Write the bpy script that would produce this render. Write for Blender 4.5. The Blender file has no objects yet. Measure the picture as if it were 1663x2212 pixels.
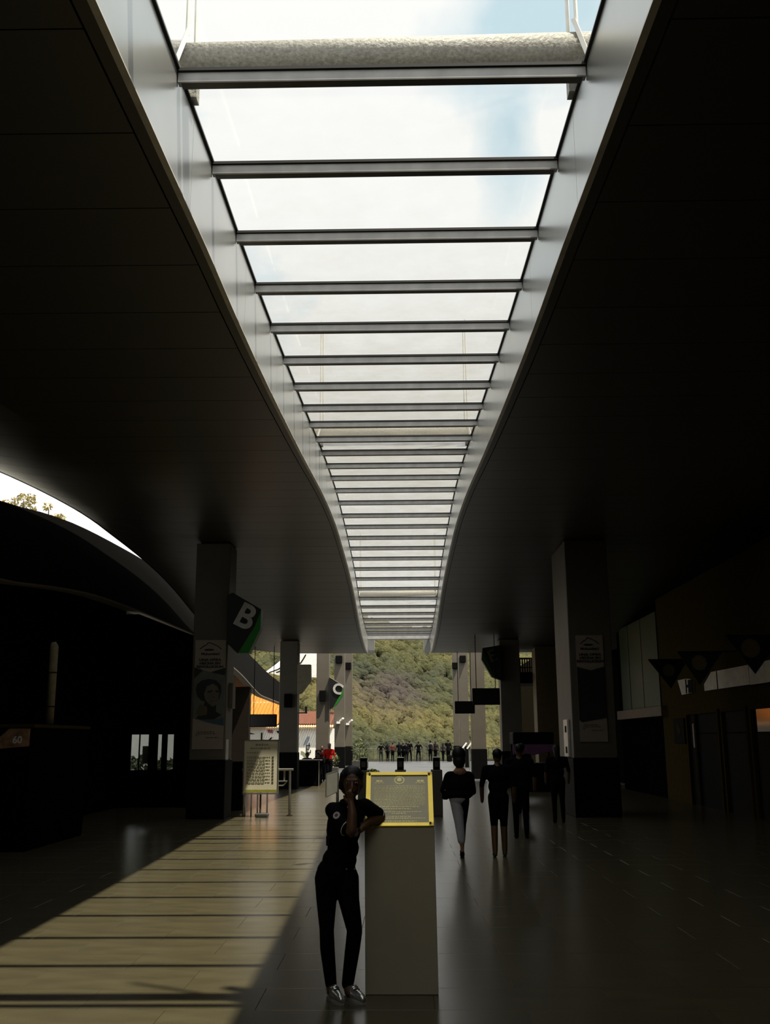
import bpy, bmesh, math, random
import numpy as np
from mathutils import Vector, Matrix
random.seed(7); RNG = np.random.default_rng(7)
S = bpy.context.scene
COL = S.collection

# ------------------------------------------------------------------ camera
def cam_axes(yaw, pitch, roll):
    cy, sy, cp, sp = math.cos(yaw), math.sin(yaw), math.cos(pitch), math.sin(pitch)
    f = Vector((-sy*cp, cy*cp, sp)); r = Vector((cy, sy, 0)); u = r.cross(f)
    cr, sr = math.cos(roll), math.sin(roll)
    return cr*r - sr*u, sr*r + cr*u, f
r_, u_, f_ = cam_axes(math.radians(.891), math.radians(12.859), math.radians(.325))
cd = bpy.data.cameras.new('camera'); cam = bpy.data.objects.new('camera', cd); COL.objects.link(cam)
M = Matrix(((r_.x, u_.x, -f_.x, .098), (r_.y, u_.y, -f_.y, 0), (r_.z, u_.z, -f_.z, 1.75), (0, 0, 0, 1)))
cam.matrix_world = M
cd.sensor_fit = 'AUTO'; cd.sensor_width = 36; cd.lens = 36*2156.2/2212; cd.clip_end = 4000
S.camera = cam

# ------------------------------------------------------------------ sky, sun, exposure
w = bpy.data.worlds.new('sky'); S.world = w; w.use_nodes = True
nt = w.node_tree; nt.nodes.clear()
def nn(t, **k):
    n = nt.nodes.new(t)
    for a, b in k.items(): setattr(n, a, b)
    return n
out = nn('ShaderNodeOutputWorld'); bg = nn('ShaderNodeBackground'); tc = nn('ShaderNodeTexCoord')
mp = nn('ShaderNodeMapping'); mp.inputs['Location'].default_value = (2.0, .65, .3); mp.inputs['Scale'].default_value = (1, 1, 1.6)
no = nn('ShaderNodeTexNoise'); no.inputs['Scale'].default_value = 2.6; no.inputs['Detail'].default_value = 7; no.inputs['Roughness'].default_value = .52
cr = nn('ShaderNodeValToRGB')
cr.color_ramp.elements[0].position = .33; cr.color_ramp.elements[0].color = (.50, .72, .86, 1)
cr.color_ramp.elements[1].position = .43; cr.color_ramp.elements[1].color = (1.0, 1.0, .985, 1)
nt.links.new(tc.outputs['Generated'], mp.inputs[0]); nt.links.new(mp.outputs[0], no.inputs['Vector'])
nt.links.new(no.outputs['Fac'], cr.inputs[0])
no2 = nn('ShaderNodeTexNoise'); no2.inputs['Scale'].default_value = 9; no2.inputs['Detail'].default_value = 6; nt.links.new(tc.outputs['Generated'], no2.inputs['Vector'])
prev = cr.outputs[0]
for c, rad, sc in (((.122, .772, .624), .066, (.85, 1., 1.)), ((.108, .826, .552), .034, (1.9, .75, .75))):   # two gaps of blue between the clouds
    sb_ = nn('ShaderNodeVectorMath', operation='SUBTRACT'); sb_.inputs[1].default_value = c; nt.links.new(tc.outputs['Generated'], sb_.inputs[0])
    ms = nn('ShaderNodeVectorMath', operation='MULTIPLY'); ms.inputs[1].default_value = sc; nt.links.new(sb_.outputs[0], ms.inputs[0])
    le = nn('ShaderNodeVectorMath', operation='LENGTH'); nt.links.new(ms.outputs[0], le.inputs[0])
    wv = nn('ShaderNodeMath', operation='MULTIPLY_ADD'); wv.inputs[1].default_value = .16; nt.links.new(no2.outputs['Fac'], wv.inputs[0]); nt.links.new(le.outputs['Value'], wv.inputs[2])
    mrg = nn('ShaderNodeMapRange'); mrg.inputs['From Min'].default_value = rad+.045; mrg.inputs['From Max'].default_value = rad+.105; mrg.inputs['To Min'].default_value = .85; mrg.inputs['To Max'].default_value = 0.; nt.links.new(wv.outputs[0], mrg.inputs[0])
    mxg = nn('ShaderNodeMix', data_type='RGBA'); mxg.inputs['B'].default_value = (.50, .70, .80, 1); nt.links.new(mrg.outputs[0], mxg.inputs['Factor']); nt.links.new(prev, mxg.inputs['A']); prev = mxg.outputs['Result']
nt.links.new(prev, bg.inputs[0])
bg.inputs[1].default_value = 1.15; nt.links.new(bg.outputs[0], out.inputs[0])
sl = bpy.data.lights.new('sun', 'SUN'); so = bpy.data.objects.new('sun', sl); COL.objects.link(so)
so.rotation_euler = Vector((.385, -.25, 1.0)).to_track_quat('Z', 'Y').to_euler()
sl.energy = 8.8; sl.angle = math.radians(.8); sl.color = (1, .93, .78)
S.view_settings.view_transform = 'Standard'; S.view_settings.look = 'None'
S.view_settings.exposure = 0.0; S.view_settings.gamma = 1.0; S.view_settings.use_curve_mapping = False

# ------------------------------------------------------------------ materials
MATS = {}
def mat(name, col, rough=.6, metal=0., spec=.5, var=.15, scale=6., bump=0., stretch=None, trans=0., emit=None):
    if name in MATS: return MATS[name]
    m = bpy.data.materials.new(name); m.use_nodes = True; t = m.node_tree
    b = t.nodes['Principled BSDF']
    tcn = t.nodes.new('ShaderNodeTexCoord'); mpn = t.nodes.new('ShaderNodeMapping')
    if stretch: mpn.inputs['Scale'].default_value = stretch
    nz = t.nodes.new('ShaderNodeTexNoise'); nz.inputs['Scale'].default_value = scale; nz.inputs['Detail'].default_value = 5
    rp = t.nodes.new('ShaderNodeValToRGB')
    rp.color_ramp.elements[0].position = .3; rp.color_ramp.elements[1].position = .7
    rp.color_ramp.elements[0].color = tuple(max(0, c*(1-var)) for c in col) + (1,)
    rp.color_ramp.elements[1].color = tuple(min(1, c*(1+var)) for c in col) + (1,)
    t.links.new(tcn.outputs['Object'], mpn.inputs[0]); t.links.new(mpn.outputs[0], nz.inputs['Vector'])
    t.links.new(nz.outputs['Fac'], rp.inputs[0]); t.links.new(rp.outputs[0], b.inputs['Base Color'])
    b.inputs['Roughness'].default_value = rough; b.inputs['Metallic'].default_value = metal
    b.inputs['Specular IOR Level'].default_value = spec
    if bump:
        bp = t.nodes.new('ShaderNodeBump'); bp.inputs['Strength'].default_value = bump; bp.inputs['Distance'].default_value = .02
        t.links.new(nz.outputs['Fac'], bp.inputs['Height']); t.links.new(bp.outputs[0], b.inputs['Normal'])
    MATS[name] = m; return m

def glass_mat(name, clear=.9, dirt=.12, dirtcol=(.8, .8, .74), tint=(.93, .96, .95), rough=.05):
    m = bpy.data.materials.new(name); m.use_nodes = True; t = m.node_tree; t.nodes.clear()
    o = t.nodes.new('ShaderNodeOutputMaterial')
    tr = t.nodes.new('ShaderNodeBsdfTransparent'); tr.inputs[0].default_value = tuple(c*clear for c in tint)+(1,)
    gl = t.nodes.new('ShaderNodeBsdfGlossy'); gl.inputs['Roughness'].default_value = rough
    lf = t.nodes.new('ShaderNodeLayerWeight'); lf.inputs[0].default_value = .5
    p5 = t.nodes.new('ShaderNodeMath'); p5.operation = 'POWER'; p5.inputs[1].default_value = 5.0; t.links.new(lf.outputs['Facing'], p5.inputs[0])
    fr = t.nodes.new('ShaderNodeMath'); fr.operation = 'MULTIPLY_ADD'; fr.inputs[1].default_value = .5; fr.inputs[2].default_value = .03; t.links.new(p5.outputs[0], fr.inputs[0])
    mx = t.nodes.new('ShaderNodeMixShader'); t.links.new(fr.outputs[0], mx.inputs[0]); t.links.new(tr.outputs[0], mx.inputs[1]); t.links.new(gl.outputs[0], mx.inputs[2])
    tl = t.nodes.new('ShaderNodeBsdfTranslucent'); tl.inputs[0].default_value = dirtcol+(1,)
    tcn = t.nodes.new('ShaderNodeTexCoord'); nz = t.nodes.new('ShaderNodeTexNoise'); nz.inputs['Scale'].default_value = 3; nz.inputs['Detail'].default_value = 5
    t.links.new(tcn.outputs['Object'], nz.inputs['Vector'])
    lw = t.nodes.new('ShaderNodeLayerWeight'); lw.inputs[0].default_value = .5
    # dust film: the longer the path through it, the denser it looks
    pw = t.nodes.new('ShaderNodeMath'); pw.operation = 'POWER'; pw.inputs[1].default_value = 5.0; t.links.new(lw.outputs['Facing'], pw.inputs[0])
    ma = t.nodes.new('ShaderNodeMath'); ma.operation = 'MULTIPLY_ADD'; ma.inputs[1].default_value = 1.0; ma.inputs[2].default_value = dirt*.5
    t.links.new(pw.outputs[0], ma.inputs[0])
    mb = t.nodes.new('ShaderNodeMath'); mb.operation = 'MULTIPLY'; 
    mr = t.nodes.new('ShaderNodeMapRange'); mr.inputs['From Min'].default_value = .3; mr.inputs['From Max'].default_value = .7; mr.inputs['To Min'].default_value = .7; mr.inputs['To Max'].default_value = 1.2
    t.links.new(nz.outputs['Fac'], mr.inputs[0]); t.links.new(ma.outputs[0], mb.inputs[0]); t.links.new(mr.outputs[0], mb.inputs[1])
    m2 = t.nodes.new('ShaderNodeMixShader'); t.links.new(mb.outputs[0], m2.inputs[0]); t.links.new(mx.outputs[0], m2.inputs[1]); t.links.new(tl.outputs[0], m2.inputs[2])
    t.links.new(m2.outputs[0], o.inputs[0]); MATS[name] = m; return m

m_floor = mat('floor_stone', (.068, .058, .032), rough=.24, spec=.5, var=.22, scale=1.6, stretch=(1, 2.5, 1))
m_grout = mat('floor_grout', (.042, .037, .024), rough=.6)
m_terrace = mat('terrace_paving', (.046, .046, .043), rough=.45, var=.2, scale=.8)
m_soffit = mat('soffit_panel', (.026, .021, .012), rough=.44, spec=1., var=.1, scale=.7)
m_deck = mat('roof_deck', (.02, .02, .02), rough=.9)
m_fascia = mat('fascia_aluminium', (.50, .505, .49), rough=.30, metal=.75, var=.05, scale=1.2)
m_lip = mat('fascia_edge', (.66, .62, .55), rough=.4, metal=.3)
m_bar = mat('glazing_bar_grey', (.40, .395, .39), rough=.45, metal=.3)
m_gasket = mat('black_gasket', (.012, .012, .012), rough=.7)
m_glass = glass_mat('roof_glass', clear=1.0, dirt=.04, dirtcol=(.15, .142, .118), tint=(.975, .98, .975))
m_white = mat('white_paint', (.75, .73, .68), rough=.5)
m_pipe = mat('galvanised_pipe', (.34, .33, .29), rough=.6, var=.35, scale=40, bump=.5)
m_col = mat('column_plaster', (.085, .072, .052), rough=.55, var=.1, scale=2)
m_black = mat('black_cladding', (.004, .004, .004), rough=.6, spec=.03)
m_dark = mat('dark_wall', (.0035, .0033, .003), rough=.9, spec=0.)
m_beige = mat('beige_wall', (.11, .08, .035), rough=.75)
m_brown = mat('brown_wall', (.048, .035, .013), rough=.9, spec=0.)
m_green = mat('green_panel', (.030, .052, .012), rough=.5)
m_steel = mat('brushed_steel', (.45, .43, .38), rough=.3, metal=.9)
m_dsteel = mat('dark_steel', (.09, .085, .075), rough=.4, metal=.6)
m_ped = mat('pedestal_laminate', (.46, .40, .28), rough=.45, var=.06, scale=3)
m_gold = mat('brass', (.85, .62, .12), rough=.28, metal=.9, var=.08)
m_plq = mat('plaque_plate', (.34, .30, .205), rough=.35, metal=.5, var=.08)
m_etch = mat('plaque_lettering', (.95, .80, .36), rough=.4, metal=.4)
m_screw = mat('screw', (.03, .025, .015), rough=.4, metal=.7)
m_skin = mat('skin', (.10, .045, .018), rough=.5, var=.08, scale=20)
m_skin2 = mat('skin_light', (.30, .15, .075), rough=.5, var=.08, scale=20)
m_hair = mat('black_hair', (.004, .003, .003), spec=.25, rough=.55, var=.3, scale=60)
m_bcloth = mat('black_cloth', (.003, .003, .003), rough=.9, spec=.08)
m_dcloth = mat('charcoal_cloth', (.010, .010, .011), rough=.85, spec=.1)
m_silver = mat('silver_leather', (.55, .54, .50), rough=.22, metal=.75, var=.3, scale=30)
m_sole = mat('shoe_sole', (.35, .34, .32), rough=.6)
m_paper = mat('white_board', (.52, .48, .34), rough=.5, var=.04)
m_ink = mat('dark_ink', (.05, .045, .03), rough=.6)
m_gink = mat('faded_ink', (.22, .20, .13), rough=.6)
m_banner = mat('banner_vinyl', (.24, .20, .155), rough=.5, var=.06)
m_bannerd = mat('banner_black', (.007, .007, .008), rough=.5)
m_blue = mat('banner_blue', (.03, .07, .085), rough=.5)
m_face = mat('portrait_tone', (.10, .085, .055), rough=.5)
m_sgreen = mat('sign_green', (.012, .16, .012), rough=.35)
m_sblk = mat('sign_black', (.006, .006, .006), rough=.4)
m_slet = mat('sign_letter', (.42, .40, .36), rough=.5)
m_screen = mat('screen_black', (.004, .004, .004), rough=.25)
m_wwall = mat('white_render', (.85, .82, .74), rough=.8, var=.05)
m_otile = mat('orange_tile', (.50, .15, .006), rough=.7, var=.2, scale=5)
m_rtile = mat('red_tile', (.16, .055, .028), rough=.8, var=.25, scale=4)
m_purple = mat('purple_cloth', (.10, .035, .09), rough=.8)
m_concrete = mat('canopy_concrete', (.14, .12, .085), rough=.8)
m_leaf = mat('leaf_green', (.06, .075, .018), rough=.7, var=.5, scale=5)
m_leafy = mat('leaf_yellow', (.28, .22, .05), rough=.7, var=.5, scale=3)
m_bark = mat('bark', (.06, .04, .025), rough=.9)
m_pot = mat('planter_box', (.03, .028, .022), rough=.8)
m_soil = mat('hill_grass', (.05, .052, .024), rough=.95, var=.4, scale=.03)

# ------------------------------------------------------------------ mesh helpers
class MB:
    def __init__(s): s.v = []; s.f = []
    def add(s, vs, fs):
        o = len(s.v); s.v += [tuple(v) for v in vs]; s.f += [tuple(i+o for i in f) for f in fs]; return s
    def box(s, x0, x1, y0, y1, z0, z1):
        return s.add([(x0,y0,z0),(x1,y0,z0),(x1,y1,z0),(x0,y1,z0),(x0,y0,z1),(x1,y0,z1),(x1,y1,z1),(x0,y1,z1)],
                     [(0,3,2,1),(4,5,6,7),(0,1,5,4),(1,2,6,5),(2,3,7,6),(3,0,4,7)])
    def bar(s, a, b, wx, wy, up=(0,0,1)):
        a, b = Vector(a), Vector(b); d = (b-a).normalized(); u = Vector(up)
        if abs(d.dot(u)) > .98: u = Vector((0,1,0))
        x = d.cross(u).normalized()*wx/2; y = x.cross(d).normalized()*wy/2
        return s.add([a-x-y,a+x-y,a+x+y,a-x+y,b-x-y,b+x-y,b+x+y,b-x+y],[(0,3,2,1),(4,5,6,7),(0,1,5,4),(1,2,6,5),(2,3,7,6),(3,0,4,7)])
    def tube(s, pts, r, n=10):
        pts = [Vector(p) for p in pts]; rs = r if isinstance(r, (list, tuple)) else [r]*len(pts)
        rings = []
        for i, p in enumerate(pts):
            d = (pts[min(i+1, len(pts)-1)] - pts[max(i-1, 0)]).normalized()
            u = Vector((0,0,1)) if abs(d.z) < .95 else Vector((0,1,0))
            x = d.cross(u).normalized(); y = x.cross(d)
            rings.append([p + rs[i]*(math.cos(2*math.pi*k/n)*x + math.sin(2*math.pi*k/n)*y) for k in range(n)])
        vs = [v for R in rings for v in R]; fs = []
        for i in range(len(rings)-1):
            for k in range(n): fs.append((i*n+k, i*n+(k+1)%n, (i+1)*n+(k+1)%n, (i+1)*n+k))
        fs.append(tuple(range(n))[::-1]); fs.append(tuple((len(rings)-1)*n+k for k in range(n)))
        return s.add(vs, fs)
    def prism_y(s, poly, y0, y1):      # polygon in x,z extruded along y
        n = len(poly); vs = [(x,y0,z) for x,z in poly]+[(x,y1,z) for x,z in poly]
        return s.add(vs, [tuple(range(n)), tuple(range(n,2*n))[::-1]]+[((i+1)%n,i,i+n,(i+1)%n+n) for i in range(n)])
    def prism_x(s, poly, x0, x1):      # polygon in y,z extruded along x
        n = len(poly); vs = [(x0,y,z) for y,z in poly]+[(x1,y,z) for y,z in poly]
        return s.add(vs, [tuple(range(n))[::-1], tuple(range(n,2*n))]+[(i,(i+1)%n,(i+1)%n+n,i+n) for i in range(n)])
    def disc_y(s, cx, cz, r, y0, y1, n=24, r2=None):
        return s.prism_y([(cx+r*math.cos(2*math.pi*k/n), cz+(r2 or r)*math.sin(2*math.pi*k/n)) for k in range(n)], y0, y1)
    def ell(s, c, rad, nu=14, nv=9, M=None):
        vs = []; c = Vector(c)
        for j in range(nv+1):
            t = math.pi*j/nv
            for k in range(nu):
                p = 2*math.pi*k/nu
                q = Vector((rad[0]*math.sin(t)*math.cos(p), rad[1]*math.sin(t)*math.sin(p), rad[2]*math.cos(t)))
                vs.append(c + (M @ q if M else q))
        fs = [(j*nu+k, j*nu+(k+1)%nu, (j+1)*nu+(k+1)%nu, (j+1)*nu+k) for j in range(nv) for k in range(nu)]
        return s.add(vs, [f[::-1] for f in fs])
    def mesh(s, name, bevel=0., smooth=False):
        me = bpy.data.meshes.new(name); me.from_pydata(s.v, [], s.f)
        bm = bmesh.new(); bm.from_mesh(me)
        bmesh.ops.remove_doubles(bm, verts=bm.verts, dist=1e-6)
        bmesh.ops.recalc_face_normals(bm, faces=bm.faces)
        if bevel: bmesh.ops.bevel(bm, geom=list(bm.edges), offset=bevel, segments=1, affect='EDGES', clamp_overlap=True)
        bm.to_mesh(me); bm.free()
        if smooth: me.polygons.foreach_set('use_smooth', [True]*len(me.polygons))
        return me
def link(name, data, parent=None, m=None):
    o = bpy.data.objects.new(name, data); COL.objects.link(o)
    if parent: o.parent = parent; 
    if m is not None and data is not None and not data.materials: data.materials.append(m)
    return o
def obj(name, mb, m, parent=None, bevel=0., smooth=False):
    o = link(name, mb.mesh(name, bevel, smooth), parent, m)
    if parent:
        P = parent.location if parent.parent is None else parent.parent.location + parent.location
        if P.length > 0: o.data.transform(Matrix.Translation(-P))
    return o
def tag(o, label=None, cat=None, group=None, kind=None):
    for k, v in (('label', label), ('category', cat), ('group', group), ('kind', kind)):
        if v: o[k] = v
    return o
def thing(name, label, cat, loc=(0,0,0), group=None):
    o = link(name, None); o.location = loc; o.empty_display_size = .1
    return tag(o, label, cat, group)
def struct(name, mb, m, label=None, bevel=0.):
    o = obj(name, mb, m, None, bevel); tag(o, label, None, None, 'structure'); return o
def sroot(name, label=None):
    o = link(name, None); tag(o, label, None, None, 'structure'); return o
def text(name, body, size, loc, m, parent=None, rot=(math.pi/2,0,0), depth=.004, align='CENTER', sx=1., bold=0.):
    c = bpy.data.curves.new(name, 'FONT'); c.body = body; c.size = size; c.extrude = depth; c.align_x = align; c.align_y = 'CENTER'; c.offset = bold
    t = bpy.data.objects.new('tmp', c); COL.objects.link(t)
    dg = bpy.context.evaluated_depsgraph_get(); me = bpy.data.meshes.new_from_object(t.evaluated_get(dg))
    bpy.data.objects.remove(t); bpy.data.curves.remove(c)
    from mathutils import Euler
    P = Vector((0,0,0))
    if parent: P = parent.location if parent.parent is None else parent.parent.location + parent.location
    me.transform(Matrix.Translation(Vector(loc)-P) @ Euler(rot).to_matrix().to_4x4() @ Matrix.Diagonal((sx,1,1,1)))
    me.name = name; me.materials.clear()
    return link(name, me, parent, m)

# ------------------------------------------------------------------ roof profile (height of the glass line along the hall)
YB = [5.806,7.021,8.176,9.345,10.541,11.772,13.01,14.229,15.365,16.581,17.817,19.072,20.296,21.606,22.88,24.152,25.399,26.691,27.971,29.252,30.5,31.706,32.9,34.117,35.358,36.592,37.809,39.014,40.223,41.43,42.623]
ZB = [6.037,6.111,6.148,6.211,6.293,6.39,6.494,6.599,6.707,6.83,6.946,7.042,7.117,7.177,7.197,7.171,7.153,7.122,7.073,7.003,6.906,6.786,6.642,6.487,6.361,6.265,6.199,6.142,6.098,6.09,6.119]
YB = [5.806-1.21*k for k in range(6, 0, -1)] + YB
ZB = [6.037-.05*1.21*k for k in range(6, 0, -1)] + ZB
Y0R, Y1R = -10., 43.6
def zg(y): return float(np.interp(y, [-10]+YB+[44.], [ZB[0]-.1]+ZB+[6.13]))
def zs(y): return zg(y)-.72
HW = 1.353          # half width of the skylight
XL, XR = -7.05, 9.2 # outer edges of the soffit

# floor ------------------------------------------------------------------
fl = struct('floor', MB().box(-9.5, 9.6, -10, 44, -.25, -.009), m_grout, 'polished grey-brown stone floor of the hall')
TW, TL = 1.2, .6
tile_me = MB().box(-TW/2+.002, TW/2-.002, -TL/2+.002, TL/2-.002, -.009, 0).mesh('tile', .001); tile_me.materials.append(m_floor)
cells = []
for j in range(int((44-3)/TL)):
    for i in range(-8, 8):
        x = (i+.5)*TW + (.6 if j % 2 else 0) - .3; y = 3.0+(j+.5)*TL
        if -9.4 < x-TW/2 and x+TW/2 < 9.5: cells.append((x, y))
def seen(c):
    x, y = c; return y > 6.3 and abs(x-.1) < .42*y+.6
near = sorted([c for c in cells if seen(c)], key=lambda c: c[1])[:300]; ns = set(near)
for x, y in near:
    t = link('tile', tile_me, fl); t.location = (x, y, RNG.uniform(-.0012, .0))
rest = MB()
for x, y in cells:
    if (x, y) not in ns: rest.box(x-TW/2+.002, x+TW/2-.002, y-TL/2+.002, y+TL/2-.002, -.009, 0)
rest.box(-9.4, 9.5, -10, 3.0, -.009, 0)
tag(obj('tile_field', rest, m_floor, fl), kind='stuff')
tag(struct('floor_terrace', MB().box(-16, 16, 44, 87, -.4, -.004), m_terrace, 'sunlit paved terrace beyond the hall'))

# ceiling ----------------------------------------------------------------
ce = sroot('ceiling', 'dark curved metal-panel soffit on both sides of the skylight')
def strip(x0, x1, ys, dz0, dz1):
    mb = MB(); n = len(ys); vs = []
    for y in ys:
        z = zs(y); vs += [(x0,y,z+dz0),(x1,y,z+dz0),(x1,y,z+dz1),(x0,y,z+dz1)]
    fs = []
    for i in range(n-1):
        a = i*4
        for k in range(4): fs.append((a+k, a+(k+1)%4, a+4+(k+1)%4, a+4+k))
    fs += [(0,1,2,3), ((n-1)*4+3,(n-1)*4+2,(n-1)*4+1,(n-1)*4)]
    return mb.add(vs, fs)
ysd = list(np.linspace(Y0R, Y1R, 90))
for a, b in ((XL, -HW-.03), (HW+.03, XR)):
    obj('roof_deck', strip(a, b, ysd, .37, .50), m_deck, ce)
def glow_lift(x): return .32*(max(0., -3.9-x)/3.2)**2
PP = .955; npan = int((Y1R-Y0R)/PP)
for a, b in ((XL, -HW-.12), (HW+.12, XR)):
    for k in range(npan+1):
        y0 = Y0R+k*PP+.006; y1 = min(Y0R+(k+1)*PP-.006, Y1R)
        if y1-y0 > .2 and a > 0: obj('soffit_panel', strip(a, b, [y0, (y0+y1)/2, y1], 0, .035), m_soffit, ce)
        elif y1-y0 > .2:      # added upward sweep of the outer part, shaped to catch glow at the eave
            xs = [a+(b-a)*q for q in (0, .04, .08, .12, .16, .20, .25, .30, .36, .44, 1)]; n_ = len(xs); vs = []
            for y in (y0, (y0+y1)/2, y1):
                vs += [(x, y, zs(y)+glow_lift(x)) for x in xs]+[(x, y, zs(y)+glow_lift(x)+.035) for x in xs]
            fs = []
            for r in range(2):
                o = r*2*n_
                for i in range(n_-1):
                    fs += [(o+i, o+i+1, o+2*n_+i+1, o+2*n_+i), (o+n_+i, o+2*n_+n_+i, o+2*n_+n_+i+1, o+n_+i+1)]
                fs += [(o, o+2*n_, o+3*n_, o+n_), (o+n_-1, o+2*n_-1, o+4*n_-1, o+3*n_-1)]
            for o in (0, 4*n_):
                fs += [(o+i, o+n_+i, o+n_+i+1, o+i+1) for i in range(n_-1)]
            obj('soffit_panel', MB().add(vs, fs), m_soffit, ce, 0, False)
for a, b in ((-HW-.11, -HW-.032), (HW+.032, HW+.11)):
    obj('edge_strip', strip(a, b, ysd, .004, .035), m_soffit, ce)
obj('roof_cover', MB().box(-HW, HW, Y0R, YB[0]-.02, ZB[0]-.1, ZB[0]+.1), m_deck, ce)
# left eave
te = sroot('trim_3', 'dark eave edge of the left soffit with a thin pale rail')
obj('eave_edge', strip(XL-.05, XL, ysd, .31, .54), m_black, te)
obj('eave_rail', strip(XL-.09, XL-.07, ysd, .41, .43), m_lip, te)

# skylight ---------------------------------------------------------------
sk = sroot('window_1', 'long glazed skylight with grey cross bars running down the hall')
bar_me = MB().box(-HW+.005, HW-.005, -.028, .028, -.040, .035).mesh('glazing_bar', .004); bar_me.materials.append(m_bar)
gas_me = MB().box(-HW+.005, HW-.005, -.045, .045, .0, .022).mesh('gasket'); gas_me.materials.append(m_gasket)
low_me = MB().box(-HW+.03, HW-.03, -.034, .034, -.010, .0).mesh('lower_flange'); low_me.materials.append(m_dsteel)
for k, (y, z) in enumerate(zip(YB, ZB)):
    b = link('glazing_bar', bar_me, sk); b.location = (0, y, z)
    g = link('gasket', gas_me, b); g.location = (0, 0, .036)
    l = link('lower_flange', low_me, b); l.location = (0, 0, -.041)
    if k+1 < len(YB):
        y2, z2 = YB[k+1], ZB[k+1]
        obj('pane', MB().add([(-HW,y+.03,z+.062),(HW,y+.03,z+.062),(HW,y2-.03,z2+.062),(-HW,y2-.03,z2+.062),
                              (-HW,y+.03,z+.072),(HW,y+.03,z+.072),(HW,y2-.03,z2+.072),(-HW,y2-.03,z2+.072)],
                             [(0,3,2,1),(4,5,6,7),(0,1,5,4),(1,2,6,5),(2,3,7,6),(3,0,4,7)]), m_glass, sk)
obj('end_header', MB().box(-HW, HW, 43.2, 43.45, 5.98, 6.24), m_bar, sk, .01)
for s, nm in ((-1, 'trim_1'), (1, 'trim_2')):
    t = sroot(nm, 'pale aluminium fascia along the %s side of the skylight' % ('banner and orange-roof' if s < 0 else 'brown wall'))
    yy = Y0R+9.
    while yy < 43.5:
        y1 = min(yy+2.44, 43.6); ys = list(np.linspace(yy+.003, y1-.003, 4))
        x0, x1 = (-HW-.02, -HW) if s < 0 else (HW, HW+.02)
        mb = strip(x0, x1, ys, -.0, .86); obj('fascia_panel', mb, m_fascia, t); yy = y1
    x0, x1 = (-HW-.03, -HW+.012) if s < 0 else (HW-.012, HW+.03)
    obj('bottom_lip', strip(x0, x1, ysd, -.012, -.001), m_lip, t)
    x0, x1 = (-HW, -HW+.02) if s < 0 else (HW-.02, HW)
    yst = list(np.linspace(YB[0], YB[-1], 80)); obj('glass_channel', strip(x0, x1, yst, .775, .79), m_gasket, t)
    # rounded end of the fascia, returned inwards
    xa, xb = (-HW-.02, -HW+.30) if s < 0 else (HW-.30, HW+.02)
    cx, hw = (xa+xb)/2, (xb-xa)/2
    poly = [(cx-hw, 6.22), (cx-hw, 5.66)] + [(cx+hw*math.cos(a), 5.66+.28*math.sin(a)) for a in np.linspace(math.pi*1.08, math.pi*1.92, 9)] + [(cx+hw, 5.66), (cx+hw*.75, 6.22)]
    obj('end_cap', MB().prism_y(poly, 43.62, 43.9), m_fascia, t, .008)

# walls ------------------------------------------------------------------
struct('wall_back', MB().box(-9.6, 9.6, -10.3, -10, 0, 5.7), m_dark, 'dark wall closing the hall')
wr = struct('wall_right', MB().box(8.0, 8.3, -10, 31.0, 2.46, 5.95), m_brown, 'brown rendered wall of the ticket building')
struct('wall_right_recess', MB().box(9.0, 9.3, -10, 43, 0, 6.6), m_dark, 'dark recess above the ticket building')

# columns ----------------------------------------------------------------
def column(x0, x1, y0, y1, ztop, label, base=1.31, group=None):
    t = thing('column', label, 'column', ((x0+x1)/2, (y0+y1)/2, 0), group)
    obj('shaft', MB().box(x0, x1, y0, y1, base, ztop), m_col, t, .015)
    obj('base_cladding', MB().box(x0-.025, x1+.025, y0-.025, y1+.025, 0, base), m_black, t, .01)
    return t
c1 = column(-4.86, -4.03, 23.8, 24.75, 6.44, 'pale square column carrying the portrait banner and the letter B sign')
obj('cable_conduit', MB().box(-4.02, -3.97, 23.86, 23.92, 1.32, 1.78), m_white, c1)
obj('wall_box', MB().box(-4.03, -3.93, 24.1, 24.5, 2.5, 3.1), m_col, c1, .01)
c2 = column(-4.50, -3.82, 38.0, 38.75, zs(38.75)-.005, 'square column with a dark speaker box, behind the menu board')
obj('speaker_box', MB().box(-4.3, -4.0, 37.8, 37.99, 2.95, 3.45), m_black, c2, .02)
obj('lamp_bracket', MB().bar((-3.84,37.95,2.75),(-3.45,37.9,2.75),.05,.05).bar((-3.48,37.9,2.73),(-3.48,37.9,2.98),.09,.09), m_dsteel, c2)
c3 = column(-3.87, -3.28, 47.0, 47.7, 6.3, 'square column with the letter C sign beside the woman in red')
obj('speaker_box', MB().box(-3.72, -3.42, 46.8, 46.99, 3.5, 4.0), m_black, c3, .02)
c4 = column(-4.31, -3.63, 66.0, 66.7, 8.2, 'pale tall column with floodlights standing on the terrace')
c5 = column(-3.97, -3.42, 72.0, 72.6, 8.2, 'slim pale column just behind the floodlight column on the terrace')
for c, x, y in ((c4, -4.0, 65.9), (c5, -3.72, 71.9)):
    obj('floodlight', MB().box(x-.22, x+.22, y-.18, y+.09, 6.65, 7.15), m_black, c, .03)
    obj('security_camera', MB().box(x-.12, x+.1, y-.35, y+.09, 2.78, 2.92).bar((x+.1,y,2.95),(x+.3,y-.3,3.12),.12,.1), m_white, c)
r1 = column(4.06, 5.07, 23.8, 25.9, 6.44, 'wide pier with the black banner beside the ticket building')
r2 = column(3.80, 4.55, 38.0, 38.75, zs(38.75)-.005, 'dark square column beside the purple-draped stall')
r3 = column(3.30, 3.95, 47.0, 47.7, 6.3, 'dark column behind the hanging screens')
r4 = column(3.83, 4.42, 66.0, 66.6, 8.2, 'terrace column behind the lower hanging screen')
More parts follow.
